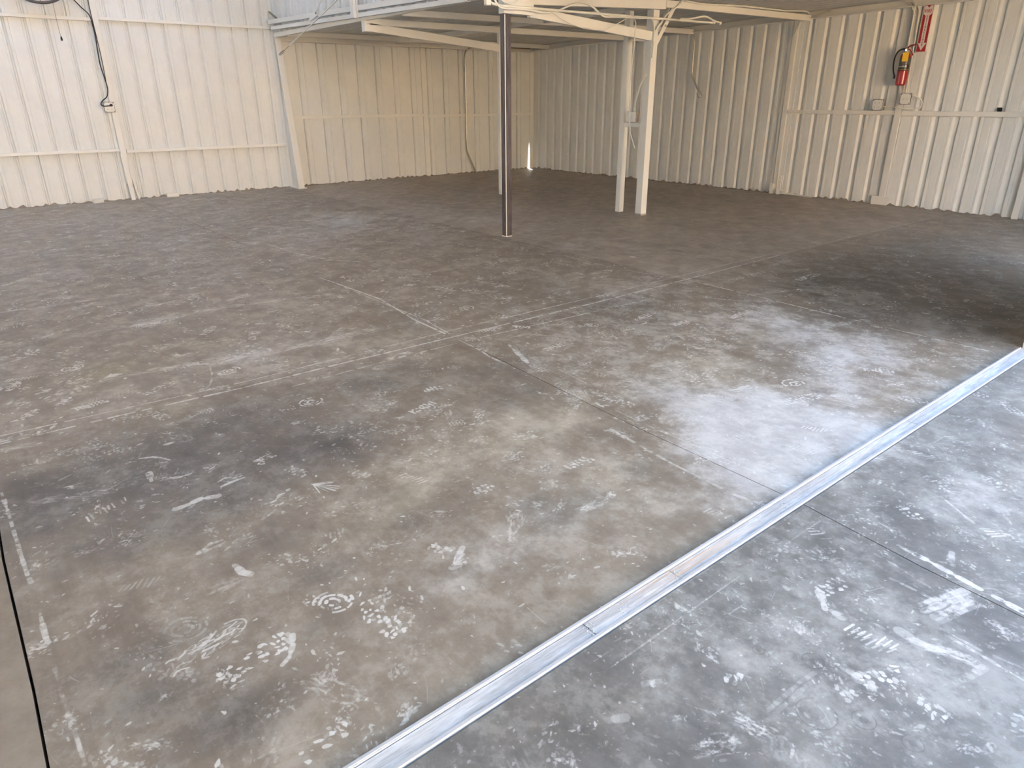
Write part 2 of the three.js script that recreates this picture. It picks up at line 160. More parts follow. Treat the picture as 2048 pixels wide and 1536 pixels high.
const PATCHES = [
  [1.996,-2.831,0.5,0.3,'t',0.55], [1.487,-2.738,0.35,0.22,'t',0.45], [1.028,-2.483,0.3,0.16,'t',0.5], [2.762,-2.733,0.35,0.25,'t',0.45], [3.688,-2.614,0.6,0.5,'t',0.5], [4.091,-2.789,0.3,0.3,'t',0.6], [2.385,-2.766,0.3,0.2,'t',0.5], [2.34,-2.117,0.35,0.22,'t',0.35], [2.261,-1.811,0.3,0.2,'t',0.3], [1.461,-1.946,0.5,0.2,'p',0.35], [1.421,-2.486,0.3,0.2,'t',0.35], [2.502,-1.56,0.35,0.2,'p',0.3], [3.03,-1.843,0.5,0.3,'p',0.7], [3.42,-1.843,0.5,0.4,'p',0.7], [3.009,-1.646,0.3,0.2,'p',0.5], [3.326,-1.604,0.4,0.25,'p',0.4], [3.277,-2.615,0.3,0.3,'p',0.35], [4.346,-2.08,0.6,0.4,'p',0.4], [3.733,-1.591,0.4,0.3,'p',0.4], [3.407,-2.21,0.4,0.3,'p',0.45], [0.156,-2.253,0.25,0.12,'d',0.55], [0.292,-1.769,0.25,0.12,'d',0.55], [0.147,-2.009,0.22,0.1,'d',0.45], [0.755,-2.605,0.25,0.16,'d',0.4], [1.335,-2.39,0.18,0.12,'d',0.5], [1.786,-2.137,0.15,0.1,'d',0.45], [2.46,-2.054,0.12,0.1,'d',0.6], [2.056,-1.976,0.12,0.12,'d',0.5], [1.812,-1.954,0.15,0.1,'d',0.4], [1.327,-3.217,0.4,0.25,'d',0.5], [0.864,-3.995,0.6,0.4,'d',0.55], [0.234,-3.683,0.5,0.4,'d',0.55], [0.002,-3.21,0.3,0.3,'d',0.5], [-.103,-3.712,0.3,0.4,'d',0.45], [0.638,-3.059,0.3,0.2,'d',0.35], [0.176,-2.978,0.25,0.15,'d',0.35], [0.6,-3.519,0.3,0.3,'d',0.45], [1.203,-3.471,0.4,0.3,'d',0.4], [0.056,-4.026,0.18,0.14,'t',0.5], [1.153,-6.11,0.5,0.4,'t',0.12], [2.005,-4.922,0.8,0.5,'t',0.45], [1.626,-5.08,0.6,0.5,'p',0.35], [0.577,-5.386,0.4,0.4,'o',0.5], [1.337,-5.624,0.4,0.4,'o',0.35], [0.715,-4.296,0.3,0.3,'o',0.3], [1.073,-6.449,0.3,0.2,'p',0.4], [4.67,-2.455,0.8,0.6,'d',0.4], [7.274,-3.305,1.5,0.8,'d',0.6], [7.995,-2.71,1.6,0.9,'d',0.6], [9.758,-3.694,2.0,1.0,'d',0.5], [6.737,-1.904,0.9,0.6,'d',0.6], [5.813,-2.661,0.6,0.5,'d',0.4], [6.797,-2.683,1.0,0.8,'d',0.35], [4.47,-4.158,0.8,0.6,'d',0.4], [4.095,-5.391,0.8,0.8,'d',0.4], [2.865,-5.076,0.5,0.5,'d',0.35], [1.99,-3.993,0.5,0.4,'d',0.4], [2.744,-3.624,0.4,0.3,'d',0.45], [2.573,-3.186,0.3,0.2,'d',0.45], [5.414,-3.384,0.6,0.6,'p',0.3], [5.22,-2.962,0.6,0.5,'p',0.35], [5.124,-2.229,0.8,0.4,'p',0.35], [4.218,-10.397,2.0,1.5,'p',0.22], [5.536,-10.593,1.5,1.2,'p',0.22], [6.146,-9.393,1.5,1.0,'p',0.2], [6.272,-6.609,1.0,0.6,'p',0.3], [5.698,-4.608,0.8,0.6,'p',0.3], [-.172,-2.116,0.3,0.3,'d',0.2], [1.925,-.838,0.4,0.3,'p',0.15], [2.444,-.828,0.4,0.3,'p',0.15], [1.607,-.977,0.3,0.2,'p',0.3], [1.73,-.529,0.35,0.2,'p',0.25], [3.371,-.918,0.5,0.4,'p',0.35], [1.263,-1.042,0.4,0.3,'d',0.3], [0.971,-1.18,0.3,0.2,'d',0.25], [0.792,-2.269,0.2,0.1,'d',0.45], [0.707,-1.987,0.15,0.08,'d',0.4]];const smooth = (a, b, v) => { const t = Math.min(1, Math.max(0, (v - a) / (b - a))); return t * t * (3 - 2 * t); };
function blob(c, x, y, rx, ry, turn, a) { c.globalAlpha = a; c.beginPath(); c.ellipse(x, y, rx, ry, turn, 0, 7); c.fill(); }
function scrap(c, x, y, rx, ry, turn, a) {                     // ragged fleck of dried paint or dust
  c.globalAlpha = a; c.beginPath(); const n = 7 + Math.floor(rnd() * 3), s = Math.sin(turn), k = Math.cos(turn);
  for (let i = 0; i < n; i++) { const t = i / n * 6.2832, r = 0.55 + rnd() * 0.7, u = Math.cos(t) * rx * r, v = Math.sin(t) * ry * r; c.lineTo(x + u * k - v * s, y + u * s + v * k); }
  c.closePath(); c.fill();
}
function cluster(c, x, y, R, n, strength, grow) {                  // scuffed patch: many small flecks lying one way
  const dir = rnd() * 6.28, L = 0.6 + rnd() * 1.2, s = Math.sin(dir), k = Math.cos(dir);
  for (let i = 0; i < n; i++) { const u = (rnd() + rnd() + rnd() - 1.5) * R * L, v = (rnd() + rnd() + rnd() - 1.5) * R * 0.7, z = (0.0015 + rnd() * rnd() * 0.008) * grow;
    scrap(c, x + u * k - v * s, y + u * s + v * k, z * (1 + rnd() * 2), z, dir + (rnd() - 0.5) * 1.6, strength * (0.4 + rnd() * 0.6)); }
}
function solePrint(c, x0, z0, x1, z1, kind, strength) {      // dusty shoe print, heel at (x0, z0), toe at (x1, z1)
  const L = Math.hypot(x1 - x0, z1 - z0), turn = Math.atan2(z1 - z0, x1 - x0), w = Math.min(0.105, Math.max(0.075, L * 0.36));
  c.save(); c.translate(x0, z0); c.rotate(turn); c.fillStyle = c.strokeStyle = '#fff'; c.lineCap = 'round';
  const half = (t) => w * (t < 0.3 ? 0.40 : t < 0.45 ? 0.33 : t < 0.85 ? 0.5 : 0.5 * (1 - (t - 0.85) * 3.2)), A = (k) => Math.min(1, strength * k * (0.55 + 0.6 * rnd()));
  if (kind === 'L' || kind === 'D') {                       // oval lugs; D: loose dots and scraps of the same
    const rows = Math.max(4, Math.round(L / (kind === 'L' ? 0.026 : 0.02)));
    for (let i = 0; i < rows; i++) { const t = (i + 0.5) / rows, h = half(t), n = 3 + (rnd() < 0.4);
      for (let k = 0; k < n; k++) if (rnd() < (kind === 'L' ? 0.8 : 0.55)) scrap(c, t * L + (rnd() - 0.5) * 0.008, -h + (k + 0.5) / n * 2 * h + (rnd() - 0.5) * 0.006, 0.008 + rnd() * 0.010, 0.005 + rnd() * 0.007, (rnd() - 0.5) * 1.4 + 0.8, A(1.1)); }
  } else if (kind === 'B' || kind === 'C') {                // cross bars, or zigzag bars
    const rows = Math.max(4, Math.round(L / 0.021));
    for (let i = 0; i < rows; i++) { const t = (i + 0.5) / rows, h = half(t) * 0.9; if (rnd() < 0.12) continue;
      c.globalAlpha = A(0.8); c.lineWidth = 0.006 + rnd() * 0.005; c.beginPath();
      if (kind === 'B') { c.moveTo(t * L + 0.008, -h * (0.5 + rnd() * 0.5)); c.lineTo(t * L - 0.008, h * (0.4 + rnd() * 0.6)); }
      else { const s = h / 2; c.moveTo(t * L, -h); c.lineTo(t * L + 0.012, -s); c.lineTo(t * L, 0); c.lineTo(t * L + 0.012, s); if (rnd() < 0.7) c.lineTo(t * L, h); }
      c.stroke(); }
  } else if (kind === 'R') {                                // rings under the ball of the foot, lugs behind
    const cx = L * 0.72;
    for (const [r, lw] of [[0.064, 0.012], [0.042, 0.011], [0.02, 0.013]]) for (let k = 0; k < 9; k++) if (rnd() < 0.68) {
      c.globalAlpha = A(0.95); c.lineWidth = lw * (0.7 + rnd() * 0.6); c.beginPath(); c.ellipse(cx + (rnd() - 0.5) * 0.006, (rnd() - 0.5) * 0.006, r * 1.15, r * 0.95, 0, k * 0.698, k * 0.698 + 0.3 + rnd() * 0.35); c.stroke(); }
    for (let k = 0; k < 18; k++) scrap(c, L * 0.45 * rnd(), (rnd() - 0.5) * w * 0.8, 0.007, 0.005, rnd() * 3, A(0.7));
  } else if (kind === 'F') {                                // fan of streaks from one corner
    for (let k = 0; k < 7; k++) { const a = -0.5 + k * 0.16; c.globalAlpha = A(0.85); c.lineWidth = 0.004 + rnd() * 0.012; c.beginPath(); c.moveTo(0.015 * rnd(), 0); c.lineTo(Math.cos(a) * L * (0.5 + rnd() * 0.4), Math.sin(a) * L * 0.7); c.stroke(); }
  } else {                                                  // S: scuffed, smeared print
    for (let k = 0; k < 46; k++) { const t = rnd(), h = half(t); c.globalAlpha = A(0.5); c.lineWidth = 0.002 + rnd() * 0.009; const y = (rnd() - 0.5) * 2 * h * 0.95, l = 0.01 + rnd() * 0.05;
      c.beginPath(); c.moveTo(t * L - l / 2, y); c.quadraticCurveTo(t * L, y + (rnd() - 0.5) * 0.02, t * L + l / 2, y + (rnd() - 0.5) * 0.03); c.stroke(); }
    c.globalAlpha = A(0.6); c.lineWidth = 0.008; c.beginPath(); c.ellipse(L * 0.7, 0, L * 0.26, w * 0.42, 0, -1.3, 1.2); c.stroke();
  }
  c.restore();
}
const KIND = { t: [160, 148, 129], d: [100, 93, 84], p: [186, 181, 174], o: [150, 137, 108] };
function slabTexture(x0, z0, x1, z1, W, H, s, prints, flecks, speckle, lift = 0, cool = 0, grow = 1) {
  seed = s;
  const cv = document.createElement('canvas'); cv.width = W; cv.height = H; const c = cv.getContext('2d');
  const kx = W / (x1 - x0), kz = H / (z1 - z0); c.setTransform(kx, 0, 0, kz, -x0 * kx, -z0 * kz);
  c.lineCap = 'round'; c.lineJoin = 'round'; c.fillStyle = c.strokeStyle = '#fff';
  const inside = (x, z, m = 0.4) => x > x0 - m && x < x1 + m && z > z0 - m && z < z1 + m;
  for (const p of PRINTS) { const keep = seed; seed = Math.round(p[0] * 997 + p[1] * 3571); if (inside(p[0], p[1])) solePrint(c, p[0], p[1], p[2], p[3], p[4], p[5] * (1 + (grow - 1) * 0.8)); seed = keep; }
  for (let i = 0; i < prints; i++) { const x = lerp(x0, x1, rnd()), z = lerp(z0, z1, rnd()), a = rnd() * 6.28, l = 0.2 + rnd() * 0.1; solePrint(c, x, z, x + Math.cos(a) * l, z + Math.sin(a) * l, 'LLBCSSDDR'[Math.floor(rnd() * 9)], (0.18 + rnd() * 0.4) * grow); }
  for (const [w, a, broken, q] of STROKES) {
    if (!q.some((_, i) => i % 2 === 0 && inside(q[i], q[i + 1], 3))) continue;
    const keep = seed; seed = Math.round(q[0] * 991 + q[1] * 3001);
    for (let i = 0; i + 3 < q.length; i += 2) {
      const ax = q[i], az = q[i + 1], bx = q[i + 2], bz = q[i + 3], n = Math.max(2, Math.round(Math.hypot(bx - ax, bz - az) / 0.045));
      if (w > 0.034) { for (let k = 0; k < n * 7; k++) { const t = rnd(), s = 0.003 + rnd() * 0.012, v = (rnd() + rnd() - 1) * w * 1.6; scrap(c, lerp(ax, bx, t), lerp(az, bz, t) + v, s * 3, s * 0.8, Math.atan2(bz - az, bx - ax) + (rnd() - 0.5) * 0.4, a * (0.3 + rnd() * 0.7)); } continue; }
      for (let k = 0; k < n; k++) { if (rnd() < broken * 0.6) continue; c.globalAlpha = Math.min(1, a * (0.6 + 0.4 * rnd()) * (1 + (grow - 1) * 0.4)); c.lineWidth = w * (0.6 + rnd() * 0.9); c.beginPath(); c.moveTo(lerp(ax, bx, k / n), lerp(az, bz, k / n)); c.lineTo(lerp(ax, bx, (k + 1) / n), lerp(az, bz, (k + 1) / n)); c.stroke(); }
    }
    seed = keep;
  }
  for (let i = 0; i < flecks; i++) {                        // scraps, drips and scratches
    const x = lerp(x0, x1, rnd()), z = lerp(z0, z1, rnd()), a = rnd() * 6.28, k = rnd();
    if (k < 0.03) { const l = 0.03 + rnd() * 0.1; c.globalAlpha = 0.2 + rnd() * 0.4; c.lineWidth = 0.0015 + rnd() * 0.002; c.beginPath(); c.moveTo(x, z); c.quadraticCurveTo(x + Math.cos(a) * l / 2 + (rnd() - 0.5) * l * 0.3, z + Math.sin(a) * l / 2, x + Math.cos(a) * l, z + Math.sin(a) * l); c.stroke(); }
    else if (k < 0.12) cluster(c, x, z, (0.03 + rnd() * 0.07) * grow, 14 + Math.floor(rnd() * 30), Math.min(1, (0.25 + rnd() * 0.5) * (0.5 + grow / 2)), grow);
    else { const s = (0.0012 + rnd() * rnd() * 0.006) * grow; scrap(c, x, z, s * (1 + rnd() * 2), s, a, Math.min(1, (0.2 + rnd() * 0.6) * grow)); }
  }
  const mask = c.getImageData(0, 0, W, H).data;
  c.clearRect(x0, z0, x1 - x0, z1 - z0);                     // second layer: dark ring stains
  for (const [x, z, r] of RINGS) if (inside(x, z)) { c.globalAlpha = 0.55; c.lineWidth = 0.004; c.beginPath(); c.ellipse(x, z, r, r, 0, 0.3, 5.6); c.stroke(); blob(c, x, z, r * 0.4, r * 0.4, 0, 0.45); }
  const dark = c.getImageData(0, 0, W, H).data;
  const lw = W >> 3, lh = H >> 3, patch = { t: new Float32Array(lw * lh), d: new Float32Array(lw * lh), p: new Float32Array(lw * lh), o: new Float32Array(lw * lh) };
  for (const [px, pz, rx, rz, k, str] of PATCHES) { if (!inside(px, pz, 3 * Math.max(rx, rz))) continue;
    const f = patch[k]; for (let j = 0; j < lh; j++) { const dz = (lerp(z0, z1, (j + 0.5) / lh) - pz) / rz; if (dz * dz > 7) continue; for (let i = 0; i < lw; i++) { const dx = (lerp(x0, x1, (i + 0.5) / lw) - px) / rx, e = dx * dx + dz * dz; if (e < 7) f[j * lw + i] = Math.min(1, f[j * lw + i] + str * Math.exp(-e)); } } }
  const out = new Uint8Array(W * H * 4), P = [patch.d, patch.o, patch.t, patch.p], C = [KIND.d, KIND.o, KIND.t, KIND.p];
  for (let j = 0; j < H; j++) {
    const wz = lerp(z0, z1, (j + 0.5) / H) + 40, ra = ((wz * 690) & 1023) * NT, rb = (wz * 173) & 1023, rc = ((wz * 410) & 1023) * NT, rs = ((wz * 95) & 1023) * NT, rl = ((wz * 37) & 1023) * NT, rh = ((wz * 1730) & 1023) * NT, lj = Math.min(lh - 1, j >> 3) * lw;
    for (let i = 0; i < W; i++) {
      const wx = lerp(x0, x1, (i + 0.5) / W) + 40, o = (j * W + i) * 4;
      const a = NA[ra + ((wx * 690) & 1023)], b = NA[((wx * 173) & 1023) * NT + rb], n = NB[rc + ((wx * 410) & 1023)], st = NB[rs + ((wx * 900) & 1023)], big = NA[rl + ((wx * 37) & 1023)];
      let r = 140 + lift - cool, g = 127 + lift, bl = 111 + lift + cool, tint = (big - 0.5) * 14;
      const li = lj + Math.min(lw - 1, i >> 3), edge = (b - 0.5) * 0.9 + (a - 0.5) * 0.5;
      for (let k = 0; k < 4; k++) { const w = P[k][li]; if (w < 0.02) continue; const t = smooth(0.02, 0.95, w + edge * (0.2 + w * 0.8)); r += (C[k][0] - r) * t; g += (C[k][1] - g) * t; bl += (C[k][2] - bl) * t; }
      const grain = (a - 0.5) * 24 + (b - 0.5) * (grow > 1 ? 11 : 18) + (n - 0.5) * 14 + (st - 0.5) * 12 + tint;
      r += grain; g += grain; bl += grain * 0.95;
      let m = mask[o + 3] / 255; const hf = NB[rh + ((wx * 1730) & 1023)]; m *= smooth(0.22, 0.56, hf * 0.5 + a * 0.35 + m * 0.2 + (grow - 1) * 0.12);
      m = Math.max(m, speckle * smooth(0.50, 0.72, hf * 0.3 + n * 0.35 + a * 0.22 + b * 0.2));
      r += (216 - r) * m * 0.92; g += (212 - g) * m * 0.92; bl += (204 - bl) * m * 0.92;
      const dk = dark[o + 3] / 255 * (0.4 + n * 0.6); r *= 1 - dk * 0.3; g *= 1 - dk * 0.3; bl *= 1 - dk * 0.3;
      out[o] = Math.max(0, Math.min(255, r)); out[o + 1] = Math.max(0, Math.min(255, g)); out[o + 2] = Math.max(0, Math.min(255, bl)); out[o + 3] = 255;
    }
  }
  const t = new THREE.DataTexture(out, W, H); t.colorSpace = THREE.SRGBColorSpace; t.magFilter = THREE.LinearFilter; t.wrapS = t.wrapT = THREE.RepeatWrapping; t.needsUpdate = true; return t;
}
const floor = struct('floor', 'bare concrete floor with dusty shoe prints and sawn joints');
function slab(corners, material, box) {                     // corners in order round the slab; uv over the box [x0, z0, x1, z1]
  const g = prism(corners, -0.10, 0), p = g.attributes.position, uv = new Float32Array(p.count * 2);
  for (let i = 0; i < p.count; i++) { uv[i * 2] = (p.getX(i) - box[0]) / (box[2] - box[0]); uv[i * 2 + 1] = (p.getZ(i) - box[1]) / (box[3] - box[1]); }
  g.setAttribute('uv', new THREE.BufferAttribute(uv, 2)); const m = mesh('slab', g, material, floor); slabs.push([material, box]); return m;
}
const zs = (x) => -1.345 - 0.0155 * (x - 0.5);              // centre line of the sill strip
const zi = (x) => zs(x) - 0.060, zo = (x) => zs(x) + 0.052;
const slabMat = (...a) => new THREE.MeshStandardMaterial({ map: slabTexture(...a), roughness: 0.5 });
const slabs = [];
{
  const g = 0.0025, B = (a) => a;
  slab([[-0.19, -15.75], [2.81, -15.75], [2.924 - g, -6.84], [2.907 - g, -4.482 - g], [-0.19, -4.505 - g]], slabMat(-0.2, -15.75, 2.93, -4.48, 1024, 2048, 101, 60, 3200, 0.16, 5, 0, 1.9), B([-0.2, -15.75, 2.93, -4.48]));
  slab([[2.82, -15.75], [5.87, -15.75], [5.87 - g, -4.495 - g], [2.907 + g, -4.482 - g], [2.924 + g, -6.84]], slabMat(2.82, -15.75, 5.88, -4.48, 1024, 2048, 102, 60, 3200, 0.18, 5, 0, 1.9), B([2.82, -15.75, 5.88, -4.48]));
  slab([[5.87 + g, -15.75], [13.3, -15.75], [13.3, -4.6 - g], [5.87 + g, -4.495 - g]], slabMat(5.87, -15.75, 13.3, -4.49, 1024, 1024, 103, 14, 1200, 0.10, 20, 0, 2), B([5.87, -15.75, 13.3, -4.49]));
  slab([[5.87 + g, -4.495 + g], [13.3, -4.6 + g], [13.3, zi(13.3)], [5.87 + g, zi(5.87)]], slabMat(5.87, -4.6, 13.3, -1.4, 2048, 1024, 104, 14, 2200, 0.18, 8, 0, 1.5), B([5.87, -4.6, 13.3, -1.4]));
  slab([[-0.19, -4.505 + g], [2.907 - g, -4.482 + g], [2.805 - g, -2.46], [2.797 - g, zi(2.8)], [-0.178, zi(-0.18)], [-0.18, -2.3], [-0.20, -3.2]], slabMat(-0.2, -4.51, 2.92, -1.36, 2048, 2048, 105, 16, 1900, 0.14, 0, 0, 1.15), B([-0.2, -4.51, 2.92, -1.36]));
  slab([[2.907 + g, -4.482 + g], [5.87 - g, -4.495 + g], [5.87 - g, zi(5.87)], [2.797 + g, zi(2.8)], [2.805 + g, -2.46]], slabMat(2.79, -4.51, 5.88, -1.40, 2048, 2048, 106, 30, 3200, 0.28, 0, 0, 1.25), B([2.79, -4.51, 5.88, -1.40]));
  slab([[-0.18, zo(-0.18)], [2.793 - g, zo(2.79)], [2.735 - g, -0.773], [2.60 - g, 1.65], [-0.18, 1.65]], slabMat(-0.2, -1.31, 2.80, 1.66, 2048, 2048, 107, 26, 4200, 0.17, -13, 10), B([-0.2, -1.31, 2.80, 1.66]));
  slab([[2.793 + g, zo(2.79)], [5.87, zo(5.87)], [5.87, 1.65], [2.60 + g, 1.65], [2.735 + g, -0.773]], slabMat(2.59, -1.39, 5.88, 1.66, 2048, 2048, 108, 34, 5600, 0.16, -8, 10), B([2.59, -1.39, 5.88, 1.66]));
  slab([[-8.3, -15.75], [-0.20, -15.75], [-0.20, -4.51], [-8.3, -4.51]], ...slabs[0]);
  slab([[-8.3, -4.505], [-0.205, -4.505], [-0.21, -3.2], [-0.189, -2.3], [-0.1865, zi(-0.2)], [-8.3, zi(-8)]], M.concrete, B([0, 0, 1.7, 1.7]));
  slab([[-8.3, zo(-8)], [-0.19, zo(-0.19)], [-0.19, 1.65], [-8.3, 1.65]], ...slabs[6]);
  slab([[5.875, zo(5.87)], [13.3, zo(13.3)], [13.3, 1.65], [5.875, 1.65]], ...slabs[7]);
  slab([[-8.3, 1.655], [13.3, 1.655], [13.3, 6.3], [-8.3, 6.3]], ...slabs[6]);
  mesh('sub_base', boxAt(-8.4, -0.30, -15.8, 13.4, -0.10, 6.4, 0), M.darkConcrete, floor);
  mesh('joint_filler', [prism([[-0.18, -4.5075], [2.9, -4.4845], [2.9, -4.4795], [-0.18, -4.5025]], -0.05, -0.001), prism([[2.9, -4.4845], [5.87, -4.4975], [5.87, -4.4925], [2.9, -4.4795]], -0.05, -0.001), prism([[5.87, -4.4975], [13.2, -4.601], [13.2, -4.596], [5.87, -4.4925]], -0.05, -0.001),
    prism([[5.867, -7.7], [5.873, -7.7], [5.873, -1.5], [5.867, -1.5]], -0.05, -0.001), prism([[2.9045, -4.482], [2.9095, -4.482], [2.9265, -6.84], [2.9215, -6.84]], -0.05, -0.0015)], M.filler, floor);
}
// rough mortar left along the foot of the walls
function mortar(ax, az, bx, bz, nx, nz, s) {
  seed = s; const n = Math.round(Math.hypot(bx - ax, bz - az) / 0.05), pos = [];
  const row = []; for (let i = 0; i <= n; i++) { const t = i / n, h = 0.006 + Math.pow(rnd(), 3) * 0.05, d = 0.012 + rnd() * 0.035; row.push([lerp(ax, bx, t), lerp(az, bz, t), h, d]); }
  for (let i = 0; i < n; i++) { const [x, z, h, d] = row[i], [X, Z, H, D] = row[i + 1];
    const p = [[x, h, z], [X, H, Z], [X + nx * D * 0.5, H * 0.6, Z + nz * D * 0.5], [x + nx * d * 0.5, h * 0.6, z + nz * d * 0.5], [X + nx * D, 0, Z + nz * D], [x + nx * d, 0, z + nz * d]];
    for (const k of [0, 1, 2, 0, 2, 3, 3, 2, 4, 3, 4, 5]) pos.push(...p[k]); }
  const g = new THREE.BufferGeometry(); g.setAttribute('position', new THREE.Float32BufferAttribute(pos, 3)); g.setAttribute('uv', new THREE.Float32BufferAttribute(new Float32Array(pos.length / 3 * 2).map((_, i) => pos[Math.floor(i / 2) * 3 + (i % 2) * 2]), 2)); g.computeVertexNormals();
  return mesh('mortar_bead', g, M.concrete, floor);
}
mortar(-0.5, -15.585, 12.85, -15.585, 0, 1, 5); mortar(13.02, -15.5, 13.02, -3.0, -1, 0, 6);
// ------------------------------------------------------------------ sheet-metal walls
const ZL = -15.6, XR = 13.05;
// rib profile over one pitch: [distance along the wall, depth into the room]
const ribA = (p) => [[0, 0], [p / 3 - 0.008, 0], [p / 3, -0.005], [p / 3 + 0.008, 0], [p / 2 - 0.026, 0], [p / 2 - 0.006, -0.036], [p / 2 + 0.006, -0.036], [p / 2 + 0.026, 0], [p * 2 / 3 + 0.012, 0], [p * 2 / 3 + 0.02, -0.005], [p * 2 / 3 + 0.028, 0]];
const ribB = (p) => [[0, 0], [p / 6, 0], [p / 6 + 0.008, -0.004], [p / 6 + 0.016, 0], [p / 2 - 0.058, 0], [p / 2 - 0.026, -0.036], [p / 2 + 0.026, -0.036], [p / 2 + 0.05, 0], [p * 5 / 6 - 0.016, 0], [p * 5 / 6 - 0.008, -0.004], [p * 5 / 6, 0]];
const ribC = (p) => [[0, 0], [p / 2 - 0.014, 0], [p / 2 - 0.008, -0.03], [p / 2 + 0.008, -0.03], [p / 2 + 0.014, 0], [p / 2 + 0.135, 0], [p / 2 + 0.145, 0.012], [p / 2 + 0.165, 0.012], [p / 2 + 0.175, 0], [p - 0.21, 0], [p - 0.2, 0.012], [p - 0.18, 0.012], [p - 0.17, 0]].map(([u, w]) => [(u + p) % p, w]).sort((a, b) => a[0] - b[0]);
function panelShape(rib, p, n, t = 0.05) { const s = []; for (let i = 0; i < n; i++) for (const [u, w] of rib(p)) s.push([u + i * p, w]); s.push([n * p, 0], [n * p, -t], [0, -t]); return s; }
const onLeft = (s) => s.map(([u, w]) => [u, w]), onRight = (s) => s.map(([u, w]) => [-w, u]);
const wallLeft = struct('wall_left', 'white painted ribbed sheet-metal wall with horizontal girts');
{
  const g3 = prism(onLeft(panelShape(ribA, 0.3165, 3)), -0.02, 5.3), g1 = prism(onLeft(panelShape(ribA, 0.3165, 1)), -0.02, 5.3);
  for (let k = -9; k <= 5; k++) mesh('wall_panel', k === 5 ? g1 : g3, M.paint, wallLeft).position.set(0.885 + 0.9495 * k, 0, ZL);
  const c2 = prism(onLeft(panelShape(ribC, 0.4635, 2)), -0.02, 3.25);
  mesh('wall_panel', boxAt(5.95, -0.02, ZL - 0.05, 6.226, 5.3, ZL, 0), M.paint, wallLeft);
  for (let k = 0; k < 7; k++) mesh('wall_panel', c2, M.paint, wallLeft).position.set(6.227 + 0.927 * k, 0, ZL);
  // last strip before the corner, its foot bent away so that a wedge of daylight shows
  mesh('wall_panel', new THREE.ExtrudeGeometry(new THREE.Shape([[12.716, -0.02], [12.888, -0.02], [12.912, 0.55], [12.93, 0.72], [12.93, 3.25], [12.716, 3.25]].map((p) => new THREE.Vector2(...p))), { depth: 0.03, bevelEnabled: false }).translate(0, 0, ZL - 0.03), M.paint, wallLeft);
  mesh('corner_post', boxAt(12.935, 0, ZL - 0.06, 13.12, 3.25, ZL + 0.035), M.steelPaint, wallLeft);
  const girt = (x0, x1, y, h = 0.056, d = 0.05, z = ZL) => mesh('girt', boxAt(x0, y - h / 2, z + 0.001, x1, y + h / 2, z + d, 0.004), M.steelPaint, wallLeft);
  girt(-8, 2.72, 0.925); girt(2.82, 5.97, 0.895); girt(-8, 2.70, 3.15); girt(2.80, 5.97, 3.175);
  girt(6.16, 9.53, 1.445, 0.065, 0.045); girt(9.66, 12.93, 1.42, 0.065, 0.045);
  // post between the two left bays: channel above, doubled plates at the foot
  mesh('post', boxAt(2.70, 0.3, ZL + 0.001, 2.80, 5.3, ZL + 0.09, 0.006), M.steelPaint, wallLeft);
  mesh('foot_plate', bar(V(2.755, 0, ZL + 0.13), V(2.725, 0.86, ZL + 0.10), 0.02, 0.075), M.steelPaint, wallLeft);
  mesh('foot_plate', bar(V(2.865, 0, ZL + 0.07), V(2.80, 0.55, ZL + 0.07), 0.06, 0.035), M.steelPaint, wallLeft);
  // flush post in the covered bay, angle under the deck
  mesh('post', boxAt(9.53, 0, ZL + 0.001, 9.65, 3.0, ZL + 0.04, 0.004), M.steelPaint, wallLeft);
  mesh('eave_angle', [boxAt(6.1, 2.93, ZL + 0.001, 13.0, 3.06, ZL + 0.03), boxAt(6.1, 2.93, ZL + 0.001, 13.0, 2.945, ZL + 0.13)], M.steelPaint, wallLeft);
}
{ // tapered column that carries the edge frame
  const t = thing('tapered_column', 'white tapered steel column standing against the left wall under the edge beams', 'column', 6.04, 0, ZL);
  mesh('back_flange', boxAt(-0.075, 0, 0.001, 0.075, 5.25, 0.012, 0.002), M.steelPaint, t);
  const web = new THREE.ExtrudeGeometry(new THREE.Shape([[0.01, 0], [0.50, 0], [0.13, 3.0], [0.01, 3.0]].map((p) => new THREE.Vector2(...p))), { depth: 0.012, bevelEnabled: false });
  mesh('web', web.rotateY(-Math.PI / 2).translate(0.006, 0, 0), M.steelPaint, t);
  mesh('front_flange', bar(V(0, 0.004, 0.50), V(0, 3.0, 0.13), 0.014, 0.13), M.steelPaint, t);
  mesh('base_plate', boxAt(-0.09, 0, 0.0, 0.11, 0.016, 0.54), M.steelPaint, t);
}
const wallRight = struct('wall_right', 'white painted ribbed sheet-metal wall with posts and a girt');
